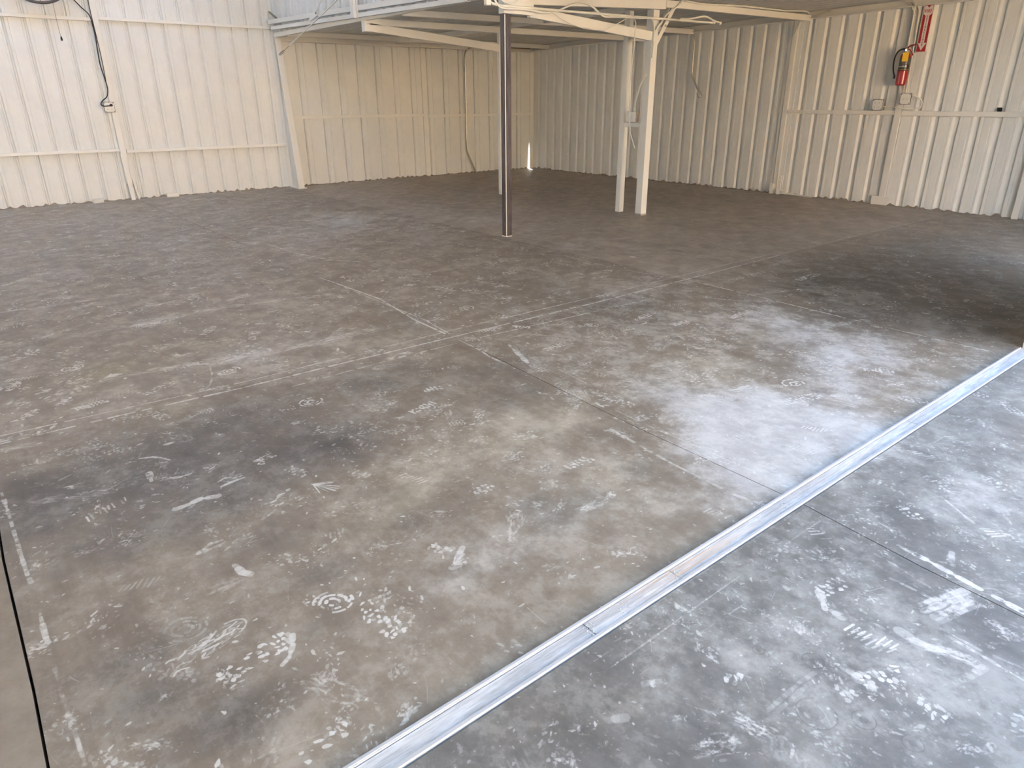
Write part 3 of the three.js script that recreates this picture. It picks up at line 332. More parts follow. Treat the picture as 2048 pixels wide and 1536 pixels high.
{
  const p = 0.306, g3 = prism(onRight(panelShape(ribB, p, 3)), -0.02, 3.35), g1 = prism(onRight(panelShape(ribB, p, 1)), -0.02, 3.35);
  for (let k = 0; k < 8; k++) mesh('wall_panel', g3, M.paint, wallRight).position.set(XR, 0, -15.458 + 0.918 * k);   // ribs at -10.10 + k p
  mesh('wall_panel', g1, M.paint, wallRight).position.set(XR, 0, -8.114);
  for (let k = 0; k < 7; k++) mesh('wall_panel', g3, M.paint, wallRight).position.set(XR, 0, -7.80 + 0.918 * k);
  mesh('wall_panel', boxAt(XR, -0.02, -15.66, XR + 0.05, 3.35, -15.458, 0), M.paint, wallRight);
  mesh('wall_panel', boxAt(XR, -0.02, -1.374, XR + 0.05, 5.3, 6.3, 0), M.paint, wallRight);
  mesh('girt', boxAt(XR - 0.05, 1.50, -7.88, XR - 0.001, 1.57, -5.88), M.steelPaint, wallRight);
  mesh('girt', boxAt(XR - 0.05, 1.49, -5.75, XR - 0.001, 1.565, -1.45), M.steelPaint, wallRight);
  mesh('post', boxAt(XR - 0.05, 0, -7.99, XR - 0.001, 3.14, -7.90), M.steelPaint, wallRight);
  mesh('post', boxAt(XR - 0.03, 0, -8.06, XR - 0.001, 3.14, -8.005), M.steelPaint, wallRight);
  mesh('post', boxAt(XR - 0.045, 0, -5.87, XR - 0.001, 3.2, -5.765), M.steelPaint, wallRight);
  mesh('foot_plate', boxAt(XR - 0.06, 0, -5.98, XR - 0.001, 0.15, -5.70), M.steelPaint, wallRight);
  mesh('post', boxAt(XR - 0.08, 0, -3.76, XR - 0.001, 3.2, -3.67), M.steelPaint, wallRight);
  mesh('post_foot', boxAt(XR - 0.10, 0, -8.02, XR - 0.03, 0.19, -7.95), M.steelPaint, wallRight);
  mesh('eave_angle', [bar(V(XR - 0.02, 3.03, -15.55), V(XR - 0.02, 3.27, -1.5), 0.12, 0.03), bar(V(XR - 0.06, 2.985, -15.55), V(XR - 0.06, 3.215, -1.5), 0.012, 0.10, 0.002)], M.steelPaint, wallRight);
}
// ------------------------------------------------------------------ low deck over the right bays, and what closes the building outside the view
const deckY = (x, z) => { const u = (x - 6) / 7, v = (z + 15.6) / 14.2; return lerp(lerp(3.085, 3.09, u), lerp(3.06, 3.33, u), v); };
const ceiling = struct('ceiling', 'low corrugated metal deck on steel purlins');
for (let k = 0; k < 8; k++) {
  const xs = [], x0 = 6.075 + k * 0.876, pos = [], uvs = [], zN = 8;
  for (let i = 0; i < 3; i++) for (const [u, w] of [[0, 0], [0.10, 0], [0.135, 0.03], [0.215, 0.03], [0.25, 0]]) xs.push([x0 + i * 0.292 + u, w]);
  xs.push([x0 + 0.876, 0]);
  const P = (i, j, t) => [xs[i][0], deckY(xs[i][0], lerp(-15.66, -1.42, j / zN)) + xs[i][1] + t, lerp(-15.66, -1.42, j / zN)];
  for (let j = 0; j < zN; j++) for (let i = 0; i + 1 < xs.length; i++) for (const t of [0, 0.004]) for (const q of [P(i, j, t), P(i + 1, j, t), P(i + 1, j + 1, t), P(i, j, t), P(i + 1, j + 1, t), P(i, j + 1, t)]) { pos.push(...q); uvs.push(q[0], q[2]); }
  const g = new THREE.BufferGeometry(); g.setAttribute('position', new THREE.Float32BufferAttribute(pos, 3)); g.setAttribute('uv', new THREE.Float32BufferAttribute(uvs, 2)); g.computeVertexNormals();
  mesh('deck_sheet', g, M.deck, ceiling);
}
const wallInfill = struct('wall_upper', 'white ribbed sheet-metal infill above the edge beams');
{
  const g3 = prism(onRight(panelShape(ribB, 0.306, 3)).map(([x, z]) => [x, z]), 3.0, 5.3);
  for (let k = 0; k < 16; k++) mesh('wall_panel', g3, M.paint, wallInfill).position.set(6.02, 0, -15.6 + 0.918 * k - (k === 15 ? 0.45 : 0));
}
{
  const wf = struct('wall_front', 'white sheet-metal partition beside the sill, widened to block light');
  const pf = prism(onLeft(panelShape(ribB, 0.306, 3, 0.1)), 0, 5.3);
  for (const x of [6.10, 7.018, 7.936, 11.21, 12.128]) mesh('wall_panel', pf, M.paint, wf).position.set(x, 0, -1.37);  // partition width and the far panels shaped to hold back outside light
  mesh('wall_panel', boxAt(8.854, 3.3, -1.47, 11.21, 5.3, -1.37, 0), M.paint, wf);
  const ww = struct('wall_side'); mesh('wall_panel', boxAt(-8.3, 0, -15.7, -8.1, 5.3, 6.4, 0), M.paint, ww);
  const wb = struct('wall_blocker', 'unseen sheet-metal wall added to keep warm outside light off the left bay'); mesh('wall_panel', boxAt(-8.3, -0.02, 6.3, 1.6, 5.3, 6.4, 0), M.paint, wb);  // unseen wall, added to cut the warm light from the yard
  const rf = struct('roof', 'high unseen sheet-metal roof with translucent panels added for fill light');
  const sk = [[-14.2, -13.66], [-10.6, -10.15]], pane = new THREE.MeshPhysicalMaterial({ color: 0xc9d9ee, transmission: 0.75, roughness: 1, thickness: 0 });
  const edges = [-15.75, ...sk.flat(), -0.2];
  for (let i = 0; i + 1 < edges.length; i += 2) mesh('roof_sheet', boxAt(-8.4, 5.3, edges[i], 6.15, 5.36, edges[i + 1], 0), M.deck, rf);
  for (const [a, b] of sk) { mesh('roof_sheet', boxAt(-8.4, 5.3, a, -7.0, 5.36, b, 0), M.deck, rf); mesh('roof_sheet', boxAt(5, 5.3, a, 6.15, 5.36, b, 0), M.deck, rf); mesh('fill_skylight_pane', boxAt(-7.0, 5.32, a, 5, 5.324, b, 0), pane, rf); }  // unseen panes added to fill the left bay; blue tint cools their light
  mesh('roof_sheet', boxAt(-8.4, 5.3, -0.2, 1.6, 5.36, 6.4, 0), M.deck, rf);  // unseen roof extension, shaped to keep sky light off the left floor
  const yard = struct('ground', 'sunlit yard outside'); mesh('yard', boxAt(-60, -0.6, -60, 80, -0.31, 70, 0), M.ground, yard);
  const fac = struct('bounce_facade', 'unseen sunlit stucco wall added across the yard to bounce warm light'); mesh('wall', boxAt(-40, -0.02, 13, 60, 4.2, 13 + 0.4, 0), M.stucco, fac);  // unseen reflector wall, placed and coloured to send warm light inside
  const apron = mesh('yard_slab', boxAt(-60, -0.31, 6.4, 80, -0.02, 70, 0), M.ground, yard); apron.name = 'yard_slab';
  mesh('yard_slab', boxAt(13.4, -0.31, -60, 80, -0.02, 6.4, 0), M.ground, yard); mesh('yard_slab', boxAt(-60, -0.31, -60, 13.4, -0.02, -15.82, 0), M.ground, yard);
}
// ------------------------------------------------------------------ free-standing steel
function post(name, label, x, z, w, h, material, category = 'column') {
  const t = thing(name, label, category, x, 0, z);
  return [t, mesh('shaft', new RoundedBoxGeometry(w, h, w, 2, 0.006).translate(0, h / 2, 0), material, t)];
}
{
  const [t] = post('steel_column', 'bare dark steel square column with a near-white strip for the edge glint', 5.98, -7.69, 0.10, 2.77, M.darkSteel);
  mesh('glint_edge', bar(V(-0.0465, 0.0, 0.0465), V(-0.0465, 2.765, 0.0465), 0.011, 0.011, 0.0045), M.paleSteel, t).userData.label = 'near-white strip painted as the bright glint along the dark column edge';  // edge highlight painted as a near-white strip
  mesh('base_plate', boxAt(-0.052, 0, -0.052, 0.052, 0.012, 0.052), M.paleSteel, t);
  mesh('bolt', new THREE.SphereGeometry(0.012, 8, 6).translate(-0.052, 0.62, 0.03), M.grey, t);
  post('steel_column', 'slim white square column half hidden behind the dark steel column', 8.78, -11.47, 0.078, 2.95, M.steelPaint);
  const [b] = post('steel_column', 'white square column with a crossbar and junction box, the farther of the pair', 8.87, -8.28, 0.10, 3.03, M.steelPaint);
  mesh('crossbar', boxAt(-0.04, 1.36, 0.05, 0.04, 1.43, 0.395, 0.004), M.steelPaint, b);
  const [n] = post('steel_column', 'thicker white square column of the pair, with chipped foot and cables', 8.85, -7.78, 0.13, 3.0, M.steelPaint);
  mesh('chipped_foot', boxAt(-0.067, 0, -0.067, 0.067, 0.03, 0.067), M.filler, n);
  mesh('knee_brace', [bar(V(0.045, 2.55, 0.05), V(0.42, 3.08, 0.05), 0.07, 0.012), bar(V(0.045, 2.66, 0.0), V(0.36, 3.08, 0.0), 0.012, 0.06)], M.steelPaint, n);
  mesh('bolt', new THREE.CylinderGeometry(0.016, 0.016, 0.02, 6).rotateX(Math.PI / 2).translate(0.215, 2.80, 0.065), M.chrome, n);
}
const beam = (label, geometry, material = M.steelPaint) => tag(mesh('steel_beam', geometry, material), label, 'beam');
beam('top one of three white channel beams running from the tapered column', cee(V(5.92, 3.272, -15.5), V(5.92, 3.08, -7.75), 0.078, 0.06, 0.008, -1));
beam('middle one of three white channel beams running from the tapered column', cee(V(5.92, 3.152, -15.36), V(5.92, 3.00, -8.4), 0.062, 0.06, 0.008, -1));
beam('lowest of three white beams running from the tapered column, carrying the deck edge', bar(V(5.99, 3.035, -15.42), V(5.99, 3.02, -7.76), 0.08, 0.06));
beam('white deck purlin beam over the slim column', bar(V(6.03, 2.98, -11.47), V(12.98, 3.0, -11.47), 0.10, 0.06));
beam('white sloping brace from the edge beams down to the slim column', bar(V(6.06, 2.898, -11.47), V(8.745, 2.682, -11.47), 0.125, 0.06));
tag(mesh('brace_bracket', boxAt(5.955, 2.83, -11.53, 6.055, 2.99, -11.41), M.steelPaint), 'white bracket holding the sloping brace below the edge beams', 'bracket');
tag(mesh('hanger_post', [boxAt(5.84, 3.03, -11.66, 5.885, 5.25, -11.55), boxAt(5.885, 3.03, -11.66, 5.90, 5.25, -11.50)], M.steelPaint), 'short white upright fixed to the outside of the edge beams', 'post');
beam('white deck purlin near the left wall', bar(V(6.03, 3.03, -14.88), V(12.98, 3.03, -14.88), 0.09, 0.06));
beam('white deck purlin crossing between the columns', bar(V(6.03, 3.01, -10.3), V(12.98, 3.075, -10.3), 0.09, 0.06));
beam('white rafter under the deck in line with the column pair', bar(V(8.86, 3.03, -15.45), V(8.86, 3.06, -8.34), 0.085, 0.06));
beam('deep white header beam from the dark column to the column pair', bar(V(6.03, 2.965, -7.69), V(8.98, 3.095, -7.69), 0.17, 0.07));
beam('slender white header beam from the column pair to the right wall', bar(V(8.99, 3.085, -7.69), V(12.99, 3.12, -7.69), 0.095, 0.06));
beam('white sloping brace from the dark column down to the column pair', bar(V(6.36, 2.815, -7.69), V(8.785, 2.645, -7.75), 0.125, 0.06));
tag(mesh('column_cap', boxAt(5.915, 2.772, -7.745, 6.40, 2.93, -7.635), M.steelPaint), 'white boxed cap on top of the dark steel column', 'bracket');
beam('brown unpainted wooden nailer against the left wall at the corner', bar(V(10.9, 3.04, -15.48), V(12.85, 3.03, -15.48), 0.05, 0.05), M.rust);
beam('short white kicker between the header beam and the right wall post', bar(V(12.76, 3.06, -7.72), V(12.99, 2.86, -7.95), 0.05, 0.03));
{ // diagonal tie rod with a coil spring at its lower end
  const t = thing('tie_rod', 'diagonal rod with a coil spring in front of the edge beams', 'rod'), a = V(5.62, 3.32, -11.5), b = V(6.02, 2.66, -15.42), at = (k) => a.clone().lerp(b, k);
  mesh('rod', bar(a, at(0.72), 0.017, 0.017, 0.004), M.cable, t);
  mesh('turnbuckle', bar(at(0.72), at(0.79), 0.03, 0.03, 0.006), M.cable, t);
  mesh('wire', bar(at(0.79), at(0.91), 0.007, 0.007, 0.002), M.dullSteel, t);
  const pts = [], d = b.clone().sub(a).normalize(), s = d.clone().cross(V(0, 1, 0)).normalize(), u = s.clone().cross(d);
  for (let i = 0; i <= 60; i++) pts.push(at(lerp(0.91, 0.99, i / 60)).add(s.clone().multiplyScalar(Math.cos(i * 0.8) * 0.02)).add(u.clone().multiplyScalar(Math.sin(i * 0.8) * 0.02)).toArray());
  mesh('spring', tube(pts, 0.003), M.dullSteel, t);
  const r = thing('stay_rod', 'thin stay rod ending in a clip plate on the top edge beam', 'rod');
  mesh('rod', bar(V(5.80, 3.43, -12.55), V(5.84, 3.23, -13.05), 0.016, 0.016, 0.004), M.cable, r);
  mesh('clip_plate', bar(V(5.875, 3.245, -13.02), V(5.875, 3.17, -13.38), 0.10, 0.012), M.steelPaint, r);
  mesh('hole', new THREE.CylinderGeometry(0.02, 0.02, 0.004, 10).rotateZ(Math.PI / 2).translate(5.866, 3.23, -13.07), M.hole, r);
  tag(mesh('angle_strut', bar(V(5.95, 3.46, -15.50), V(5.93, 3.31, -15.1), 0.03, 0.03), M.dullSteel), 'short grey angle strut leaning over the end of the top edge beam', 'strut');
}
// ------------------------------------------------------------------ conduits, cables, boxes
const line = (name, label, category, geometry, material) => tag(mesh(name, geometry, material), label, category);
{
  const t = thing('conduit', 'straight white conduit clipped along the sloping brace to the right wall', 'conduit');
  mesh('pipe', pipe([[5.62, 5.28, -7.62], [5.62, 2.865, -7.58], [5.80, 2.842, -7.58], [7.21, 2.852, -7.58], [8.85, 2.872, -7.62], [10.06, 2.882, -7.60]], 0.016), M.cable, t);
  mesh('pull_elbow', [boxAt(5.585, 2.83, -7.61, 5.66, 2.895, -7.55, 0.012), boxAt(5.60, 2.875, -7.605, 5.645, 2.98, -7.555, 0.012)], M.cable, t);
  for (const x of [10.07, 10.23]) mesh('coupling', new THREE.CylinderGeometry(0.025, 0.025, 0.055, 10).rotateZ(Math.PI / 2).translate(x, 2.885, -7.60), M.cable, t);
  line('flexible_conduit', 'bent white flexible conduit beside the end of the straight conduit', 'conduit', tube([[9.2, 2.885, -7.56], [9.34, 2.89, -7.55], [9.57, 2.92, -7.55], [9.79, 2.95, -7.55], [10.03, 2.91, -7.57], [10.25, 2.89, -7.60]], 0.014), M.cable);
  line('cable', 'thick white cable drooping round the cap of the dark column', 'cable', tube([[5.72, 5.28, -7.60], [5.73, 3.4, -7.59], [5.73, 2.90, -7.575], [5.79, 2.83, -7.56], [5.94, 2.815, -7.58], [6.11, 2.825, -7.58], [6.33, 2.82, -7.58], [6.55, 2.81, -7.60], [6.69, 2.83, -7.60]], 0.014), M.cable);
  line('cable', 'coil of white cable hung in front of the column cap', 'cable', tube([[5.80, 3.03, -7.58], [5.81, 2.93, -7.57], [5.91, 2.875, -7.57], [6.04, 2.89, -7.57], [6.10, 2.95, -7.575], [6.07, 3.03, -7.58], [5.95, 3.10, -7.585]], 0.010, true), M.cable);
  line('cable', 'white cable arching up over the header beam from the conduit', 'cable', tube([[6.78, 2.85, -7.58], [6.91, 2.90, -7.57], [7.05, 2.94, -7.61], [7.20, 2.97, -7.63], [7.33, 2.97, -7.63], [7.44, 2.93, -7.62], [7.60, 2.83, -7.58], [7.77, 2.83, -7.56], [8.02, 2.84, -7.57], [8.35, 2.85, -7.58], [8.61, 2.86, -7.60], [8.72, 2.82, -7.66], [8.79, 2.75, -7.70], [8.80, 2.57, -7.70]], 0.013), M.cable);
  line('wire', 'thin wire sagging below the sloping brace', 'wire', tube([[6.65, 2.83, -7.58], [6.77, 2.79, -7.6], [6.90, 2.75, -7.62], [7.10, 2.70, -7.63], [7.29, 2.67, -7.63], [7.47, 2.66, -7.63], [7.68, 2.67, -7.62], [7.84, 2.73, -7.6], [8.09, 2.84, -7.58]], 0.005), M.cable);
  line('cable', 'white cable hanging straight down between the column pair', 'cable', tube([[8.20, 2.87, -7.58], [8.28, 2.78, -7.60], [8.30, 2.66, -7.62], [8.29, 2.44, -7.62], [8.27, 2.27, -7.62], [8.26, 2.05, -7.62], [8.27, 1.77, -7.62], [8.29, 1.46, -7.62], [8.31, 1.32, -7.62], [8.36, 1.21, -7.62], [8.44, 1.07, -7.62]], 0.008), M.cable);
  line('cable', 'white cable strapped down the knee brace and the thicker column', 'cable', tube([[9.32, 3.14, -7.63], [9.15, 3.02, -7.64], [8.99, 2.94, -7.64], [8.90, 2.83, -7.66], [8.84, 2.74, -7.69], [8.80, 2.64, -7.70], [8.81, 2.56, -7.70], [8.80, 2.35, -7.705]], 0.014), M.cable);
  line('cable', 'long white cable lying along the slender header beam', 'cable', tube([[9.3, 3.15, -7.63], [9.8, 3.13, -7.64], [10.72, 3.165, -7.64], [12.0, 3.18, -7.64], [12.9, 3.19, -7.66], [12.98, 3.12, -7.75], [12.98, 3.2, -7.3]], 0.014), M.cable);
  const b = thing('junction_box', 'weathered white junction box above the crossbar of the column pair', 'electrical box', 8.80, 1.435, -8.02);
  mesh('box', boxAt(-0.05, 0, -0.10, 0.03, 0.16, 0.10, 0.008), M.filler, b); mesh('cover', boxAt(-0.058, 0.004, -0.096, -0.05, 0.156, 0.096, 0.003), M.plastic, b);
  mesh('connector', new THREE.CylinderGeometry(0.02, 0.024, 0.06, 10).translate(-0.01, 0.19, 0.03), M.plastic, b);
  mesh('cable_whip', tube([[-0.01, 0.2, 0.03], [-0.015, 0.33, 0.05], [-0.02, 0.46, 0.10], [-0.03, 0.585, 0.17], [-0.02, 0.69, 0.24]], 0.016), M.cable, b);
  line('conduit', 'bare steel conduit running down the right wall to an open loop', 'conduit', [pipe([[12.9, 3.12, -10.7], [12.975, 3.10, -10.34], [12.98, 2.95, -10.23], [12.98, 2.24, -10.23], [12.98, 1.97, -10.05]], 0.018), tube([[12.98, 1.97, -10.05], [12.98, 1.91, -9.97], [12.98, 1.82, -9.91], [12.98, 1.80, -9.99], [12.98, 1.88, -10.05]], 0.008)], M.conduit);
  line('conduit', 'bare steel conduit running down the left wall to the floor', 'conduit', [pipe([[11.2, 3.0, -15.47], [10.95, 2.99, -15.50], [10.80, 2.9, -15.51], [10.775, 2.75, -15.51], [10.765, 0.55, -15.51], [11.02, 0.0, -15.49]], 0.02), new THREE.CylinderGeometry(0.026, 0.026, 0.06, 10).translate(10.77, 1.69, -15.51)], M.conduit);
  line('cable', 'white cable swinging from the deck onto the extinguisher post', 'cable', tube([[12.97, 3.25, -6.1], [12.985, 3.20, -5.96], [12.99, 3.13, -5.90], [12.99, 3.0, -5.83]], 0.010), M.cable);
  line('conduit', 'thin white conduit down the extinguisher post to the blank box', 'conduit', pipe([[12.985, 3.21, -5.90], [12.985, 3.12, -5.79], [12.985, 3.0, -5.775], [12.985, 1.83, -5.73]], 0.011), M.cable);
  line('conduit', 'second thin white conduit behind the fire extinguisher', 'conduit', pipe([[12.985, 3.2, -5.86], [12.985, 2.6, -5.85], [12.985, 1.83, -5.77]], 0.010), M.cable);
  line('cable', 'white cable looping from the blank box to the socket box', 'cable', tube([[12.975, 1.82, -5.64], [12.98, 1.78, -5.53], [12.98, 1.71, -5.45], [12.98, 1.63, -5.45], [12.975, 1.60, -5.54], [12.97, 1.61, -5.76], [12.97, 1.63, -5.94], [12.98, 1.635, -6.08]], 0.010), M.cable);
}
function plateBox(label, x, y, z, turn, sockets) {            // square box with a cover plate; local +z points into the room
  const t = thing('outlet_box', label, 'outlet', x, y, z); t.rotation.y = turn;
  mesh('box', boxAt(-0.078, -0.078, 0, 0.078, 0.078, 0.05, 0.01), M.plastic, t); mesh('cover_plate', boxAt(-0.083, -0.083, 0.05, 0.083, 0.083, 0.058, 0.004), M.plastic, t);
  for (const [u, v] of sockets) { const s = mesh('socket', new THREE.CylinderGeometry(0.021, 0.021, 0.006, 14).rotateX(Math.PI / 2).translate(u, v, 0.06), M.plastic, t);
    mesh('slots', [boxAt(u - 0.009, v - 0.004, 0.062, u - 0.006, v + 0.008, 0.0645, 0), boxAt(u + 0.006, v - 0.004, 0.062, u + 0.009, v + 0.008, 0.0645, 0), boxAt(u - 0.003, v - 0.013, 0.062, u + 0.003, v - 0.008, 0.0645, 0)], M.hole, s); }
  mesh('shadow_rim', boxAt(-0.09, -0.09, 0.044, 0.09, 0.09, 0.0505, 0), M.hole, t);  // black plate drawn in place of the shadow line around the cover
  for (const [u, v] of [[-0.07, 0.07], [0.07, -0.07], [0.07, 0.07], [-0.07, -0.07]]) mesh('screw', new THREE.CylinderGeometry(0.008, 0.008, 0.004, 8).rotateX(Math.PI / 2).translate(u, v, 0.059), M.grey, t);
  return t;
}
const four = [[-0.036, 0.036], [0.036, 0.036], [-0.036, -0.036], [0.036, -0.036]];
plateBox('white four-socket outlet box on the right wall beside the extinguisher post', 12.999, 1.66, -6.16, -Math.PI / 2, four);
plateBox('white blank box with two knobs under the fire extinguisher', 12.999, 1.755, -5.71, -Math.PI / 2, [[-0.03, 0.0], [0.036, 0.0]]);
plateBox('white four-socket outlet box on the left wall with a black plug', 2.665, 1.69, -15.5, 0, four);
{
  const t = thing('power_cord', 'black power cord running down the left wall post into the outlet', 'cord');
  mesh('cord', [tube([[2.42, 3.49, -15.44], [2.56, 3.32, -15.46], [2.66, 3.21, -15.48], [2.69, 2.92, -15.48], [2.67, 2.62, -15.46], [2.665, 2.39, -15.46], [2.69, 2.20, -15.47], [2.705, 2.02, -15.47], [2.685, 1.92, -15.45], [2.65, 1.86, -15.43], [2.57, 1.80, -15.42], [2.53, 1.74, -15.41], [2.56, 1.71, -15.40], [2.66, 1.712, -15.40]], 0.010), tube([[2.69, 3.6, -15.45], [2.69, 3.25, -15.46], [2.705, 2.8, -15.47], [2.71, 2.4, -15.47], [2.70, 2.02, -15.47]], 0.006)], M.black, t);
  mesh('plug', [new THREE.CylinderGeometry(0.02, 0.026, 0.05, 10).rotateX(Math.PI / 2).translate(2.70, 1.724, -15.41), boxAt(2.655, 1.703, -15.425, 2.70, 1.725, -15.39, 0.006)], M.black, t);
}
{ // round fan high on the left wall, only its lower rim in view
  const t = thing('wall_fan', 'dark round wall fan high on the left wall with a pull chain', 'fan', 1.95, 3.86, -15.42);
  mesh('drum', new THREE.CylinderGeometry(0.52, 0.52, 0.2, 48, 1, true).rotateX(Math.PI / 2), M.grey, t);
  mesh('rim', new THREE.TorusGeometry(0.52, 0.022, 10, 56).translate(0, 0, 0.1), M.grey, t);
  for (const r of [0.44, 0.36, 0.28, 0.20]) mesh('guard_ring', new THREE.TorusGeometry(r, 0.005, 5, 40).translate(0, 0, 0.11), M.grey, t);
  for (let k = 0; k < 12; k++) mesh('guard_wire', bar(V(Math.cos(k * 0.5236) * 0.1, Math.sin(k * 0.5236) * 0.1, 0.11), V(Math.cos(k * 0.5236) * 0.51, Math.sin(k * 0.5236) * 0.51, 0.11), 0.006, 0.006, 0.001), M.grey, t);
  for (let k = 0; k < 4; k++) mesh('blade', new THREE.BoxGeometry(0.36, 0.17, 0.008).rotateX(0.5).translate(0.27, 0, 0).rotateZ(k * Math.PI / 2 + 0.4), M.dullSteel, t);
  mesh('hub', new THREE.CylinderGeometry(0.1, 0.1, 0.16, 20).rotateX(Math.PI / 2), M.grey, t);
  mesh('mount', boxAt(-0.5, -0.04, -0.178, 0.5, 0.04, -0.1), M.grey, t);
  mesh('pull_chain', tube([[0.17, -0.5, 0.1], [0.165, -0.8, 0.115], [0.17, -1.02, 0.12]], 0.003), M.grey, t);
  mesh('chain_bob', new THREE.LatheGeometry([[0, 0.045], [0.006, 0.04], [0.017, 0.0], [0.015, -0.03], [0, -0.036]].map((p) => new THREE.Vector2(...p)), 12).translate(0.175, -1.06, 0.12), M.black, t);
}
// ------------------------------------------------------------------ fire extinguisher and its sign
{
  const sx = 12.90, sz = -5.815, t = thing('fire_extinguisher', 'red fire extinguisher with a yellow tag hung on the wall post', 'fire extinguisher', sx, 1.965, sz);
  const L = (pts) => new THREE.LatheGeometry(pts.map((p) => new THREE.Vector2(...p)), 36);
  mesh('cylinder', L([[0, 0.004], [0.066, 0.0], [0.078, 0.008], [0.081, 0.02], [0.081, 0.42], [0.077, 0.45], [0.062, 0.475], [0.036, 0.49], [0.028, 0.50], [0.0, 0.50]]), M.red, t);
  const cv = document.createElement('canvas'); cv.width = 512; cv.height = 256; const c = cv.getContext('2d');
  c.fillStyle = '#4a4542'; c.fillRect(0, 0, 512, 256); c.fillStyle = '#2a2624'; c.fillRect(0, 150, 512, 106); c.fillStyle = '#8d8680';
  for (let r = 0; r < 9; r++) for (let k = 0; k < 40; k++) if ((k * 7 + r * 5) % 9 > 1) c.fillRect(6 + k * 12.6, 10 + r * 15, 9, 4);
  c.fillStyle = '#d8d2c8'; c.font = 'bold 44px sans-serif'; for (const x of [40, 296]) for (let k = 0; k < 4; k++) { c.fillRect(x + k * 44, 166, 34, 30); }
  c.fillStyle = '#2a2624'; for (const x of [40, 296]) for (let k = 0; k < 4; k++) c.fillRect(x + k * 44 + 10, 174, 14, 14);
  c.fillStyle = '#c9a24a'; c.fillRect(0, 240, 512, 6);
  const lt = new THREE.CanvasTexture(cv); lt.colorSpace = THREE.SRGBColorSpace;
  mesh('label', new THREE.CylinderGeometry(0.0818, 0.0818, 0.19, 36, 1, true, 0, Math.PI * 2).translate(0, 0.325, 0), new THREE.MeshStandardMaterial({ map: lt, roughness: 0.35 }), t).userData.label = 'dark printed label band';
  mesh('strap', new THREE.TorusGeometry(0.083, 0.006, 6, 36).rotateX(Math.PI / 2).translate(0, 0.222, 0), M.black, t);
  const v = mesh('valve', L([[0, 0.49], [0.03, 0.49], [0.03, 0.515], [0.022, 0.52], [0.022, 0.56], [0.014, 0.57], [0, 0.57]]), M.chrome, t);
  mesh('gauge', new THREE.CylinderGeometry(0.018, 0.018, 0.012, 14).rotateZ(Math.PI / 2).translate(-0.028, 0.535, 0), M.chrome, v);
  mesh('carry_handle', tube([[0, 0.56, 0.0], [-0.01, 0.59, 0.04], [-0.012, 0.605, 0.10], [-0.012, 0.605, 0.15]], 0.011), M.red, t);
  mesh('squeeze_lever', tube([[0, 0.55, 0.01], [-0.01, 0.535, 0.05], [-0.012, 0.49, 0.09], [-0.012, 0.45, 0.115]], 0.009), M.red, t);
  mesh('safety_pin', new THREE.TorusGeometry(0.016, 0.003, 6, 14).translate(-0.025, 0.585, -0.01), M.chrome, t);
  mesh('hose', tube([[-0.005, 0.548, -0.02], [-0.03, 0.545, -0.075], [-0.035, 0.51, -0.125], [-0.035, 0.44, -0.155], [-0.035, 0.34, -0.16], [-0.035, 0.24, -0.145], [-0.03, 0.16, -0.12]], 0.012), M.black, t);
  mesh('nozzle', new THREE.CylinderGeometry(0.013, 0.017, 0.06, 12).translate(-0.03, 0.135, -0.112), M.black, t);
  mesh('inspection_tag', boxAt(-0.003, 0.36, -0.045, 0.0, 0.495, 0.045, 0).rotateY(0.55).translate(-0.086, 0, 0.035), new THREE.MeshStandardMaterial({ color: 0xe0b21a, roughness: 0.6 }), t).userData.label = 'yellow inspection tag';
  mesh('wall_hook', [boxAt(0.075, 0.30, -0.02, 0.103, 0.50, 0.02), boxAt(0.0, 0.495, -0.015, 0.103, 0.512, 0.015)], M.dullSteel, t);
}
{
  const cv = document.createElement('canvas'); cv.width = 256; cv.height = 1152; const c = cv.getContext('2d');
  c.fillStyle = '#e6d9cf'; c.fillRect(0, 0, 256, 1152); c.fillStyle = '#b01522'; c.fillRect(14, 26, 228, 1110);
  c.fillStyle = '#e6d9cf'; c.beginPath(); c.moveTo(22, 40); c.lineTo(80, 40); c.lineTo(128, 86); c.lineTo(176, 40); c.lineTo(234, 40); c.lineTo(234, 232); c.lineTo(176, 280); c.lineTo(176, 930); c.lineTo(238, 930); c.lineTo(128, 1112); c.lineTo(18, 930); c.lineTo(80, 930); c.lineTo(80, 280); c.lineTo(22, 232); c.closePath(); c.fill();
  c.fillStyle = '#b01522'; c.beginPath(); c.moveTo(84, 40); c.lineTo(172, 40); c.lineTo(128, 82); c.fill();
  c.textAlign = 'center'; c.font = 'bold 84px sans-serif'; c.save(); c.translate(128, 205); c.scale(1, 1.25); c.fillText('FIRE', 0, 0); c.restore();
  c.fillStyle = '#5a2224'; c.font = 'bold 66px sans-serif'; [...'EXTINGUISHER'].forEach((ch, i) => c.fillText(ch, 128, 318 + i * 62));
  const st = new THREE.CanvasTexture(cv); st.colorSpace = THREE.SRGBColorSpace;
  const t = thing('fire_extinguisher_sign', 'red and white arrow sign reading FIRE EXTINGUISHER on the right wall', 'sign', 12.995, 2.46, -5.64);
  mesh('backing', boxAt(0.0, 0, -0.078, 0.05, 0.70, 0.078, 0), M.plastic, t);
  mesh('face', new THREE.PlaneGeometry(0.155, 0.70).rotateY(-Math.PI / 2).translate(-0.0015, 0.35, 0), new THREE.MeshStandardMaterial({ map: st, roughness: 0.4 }), t);
}
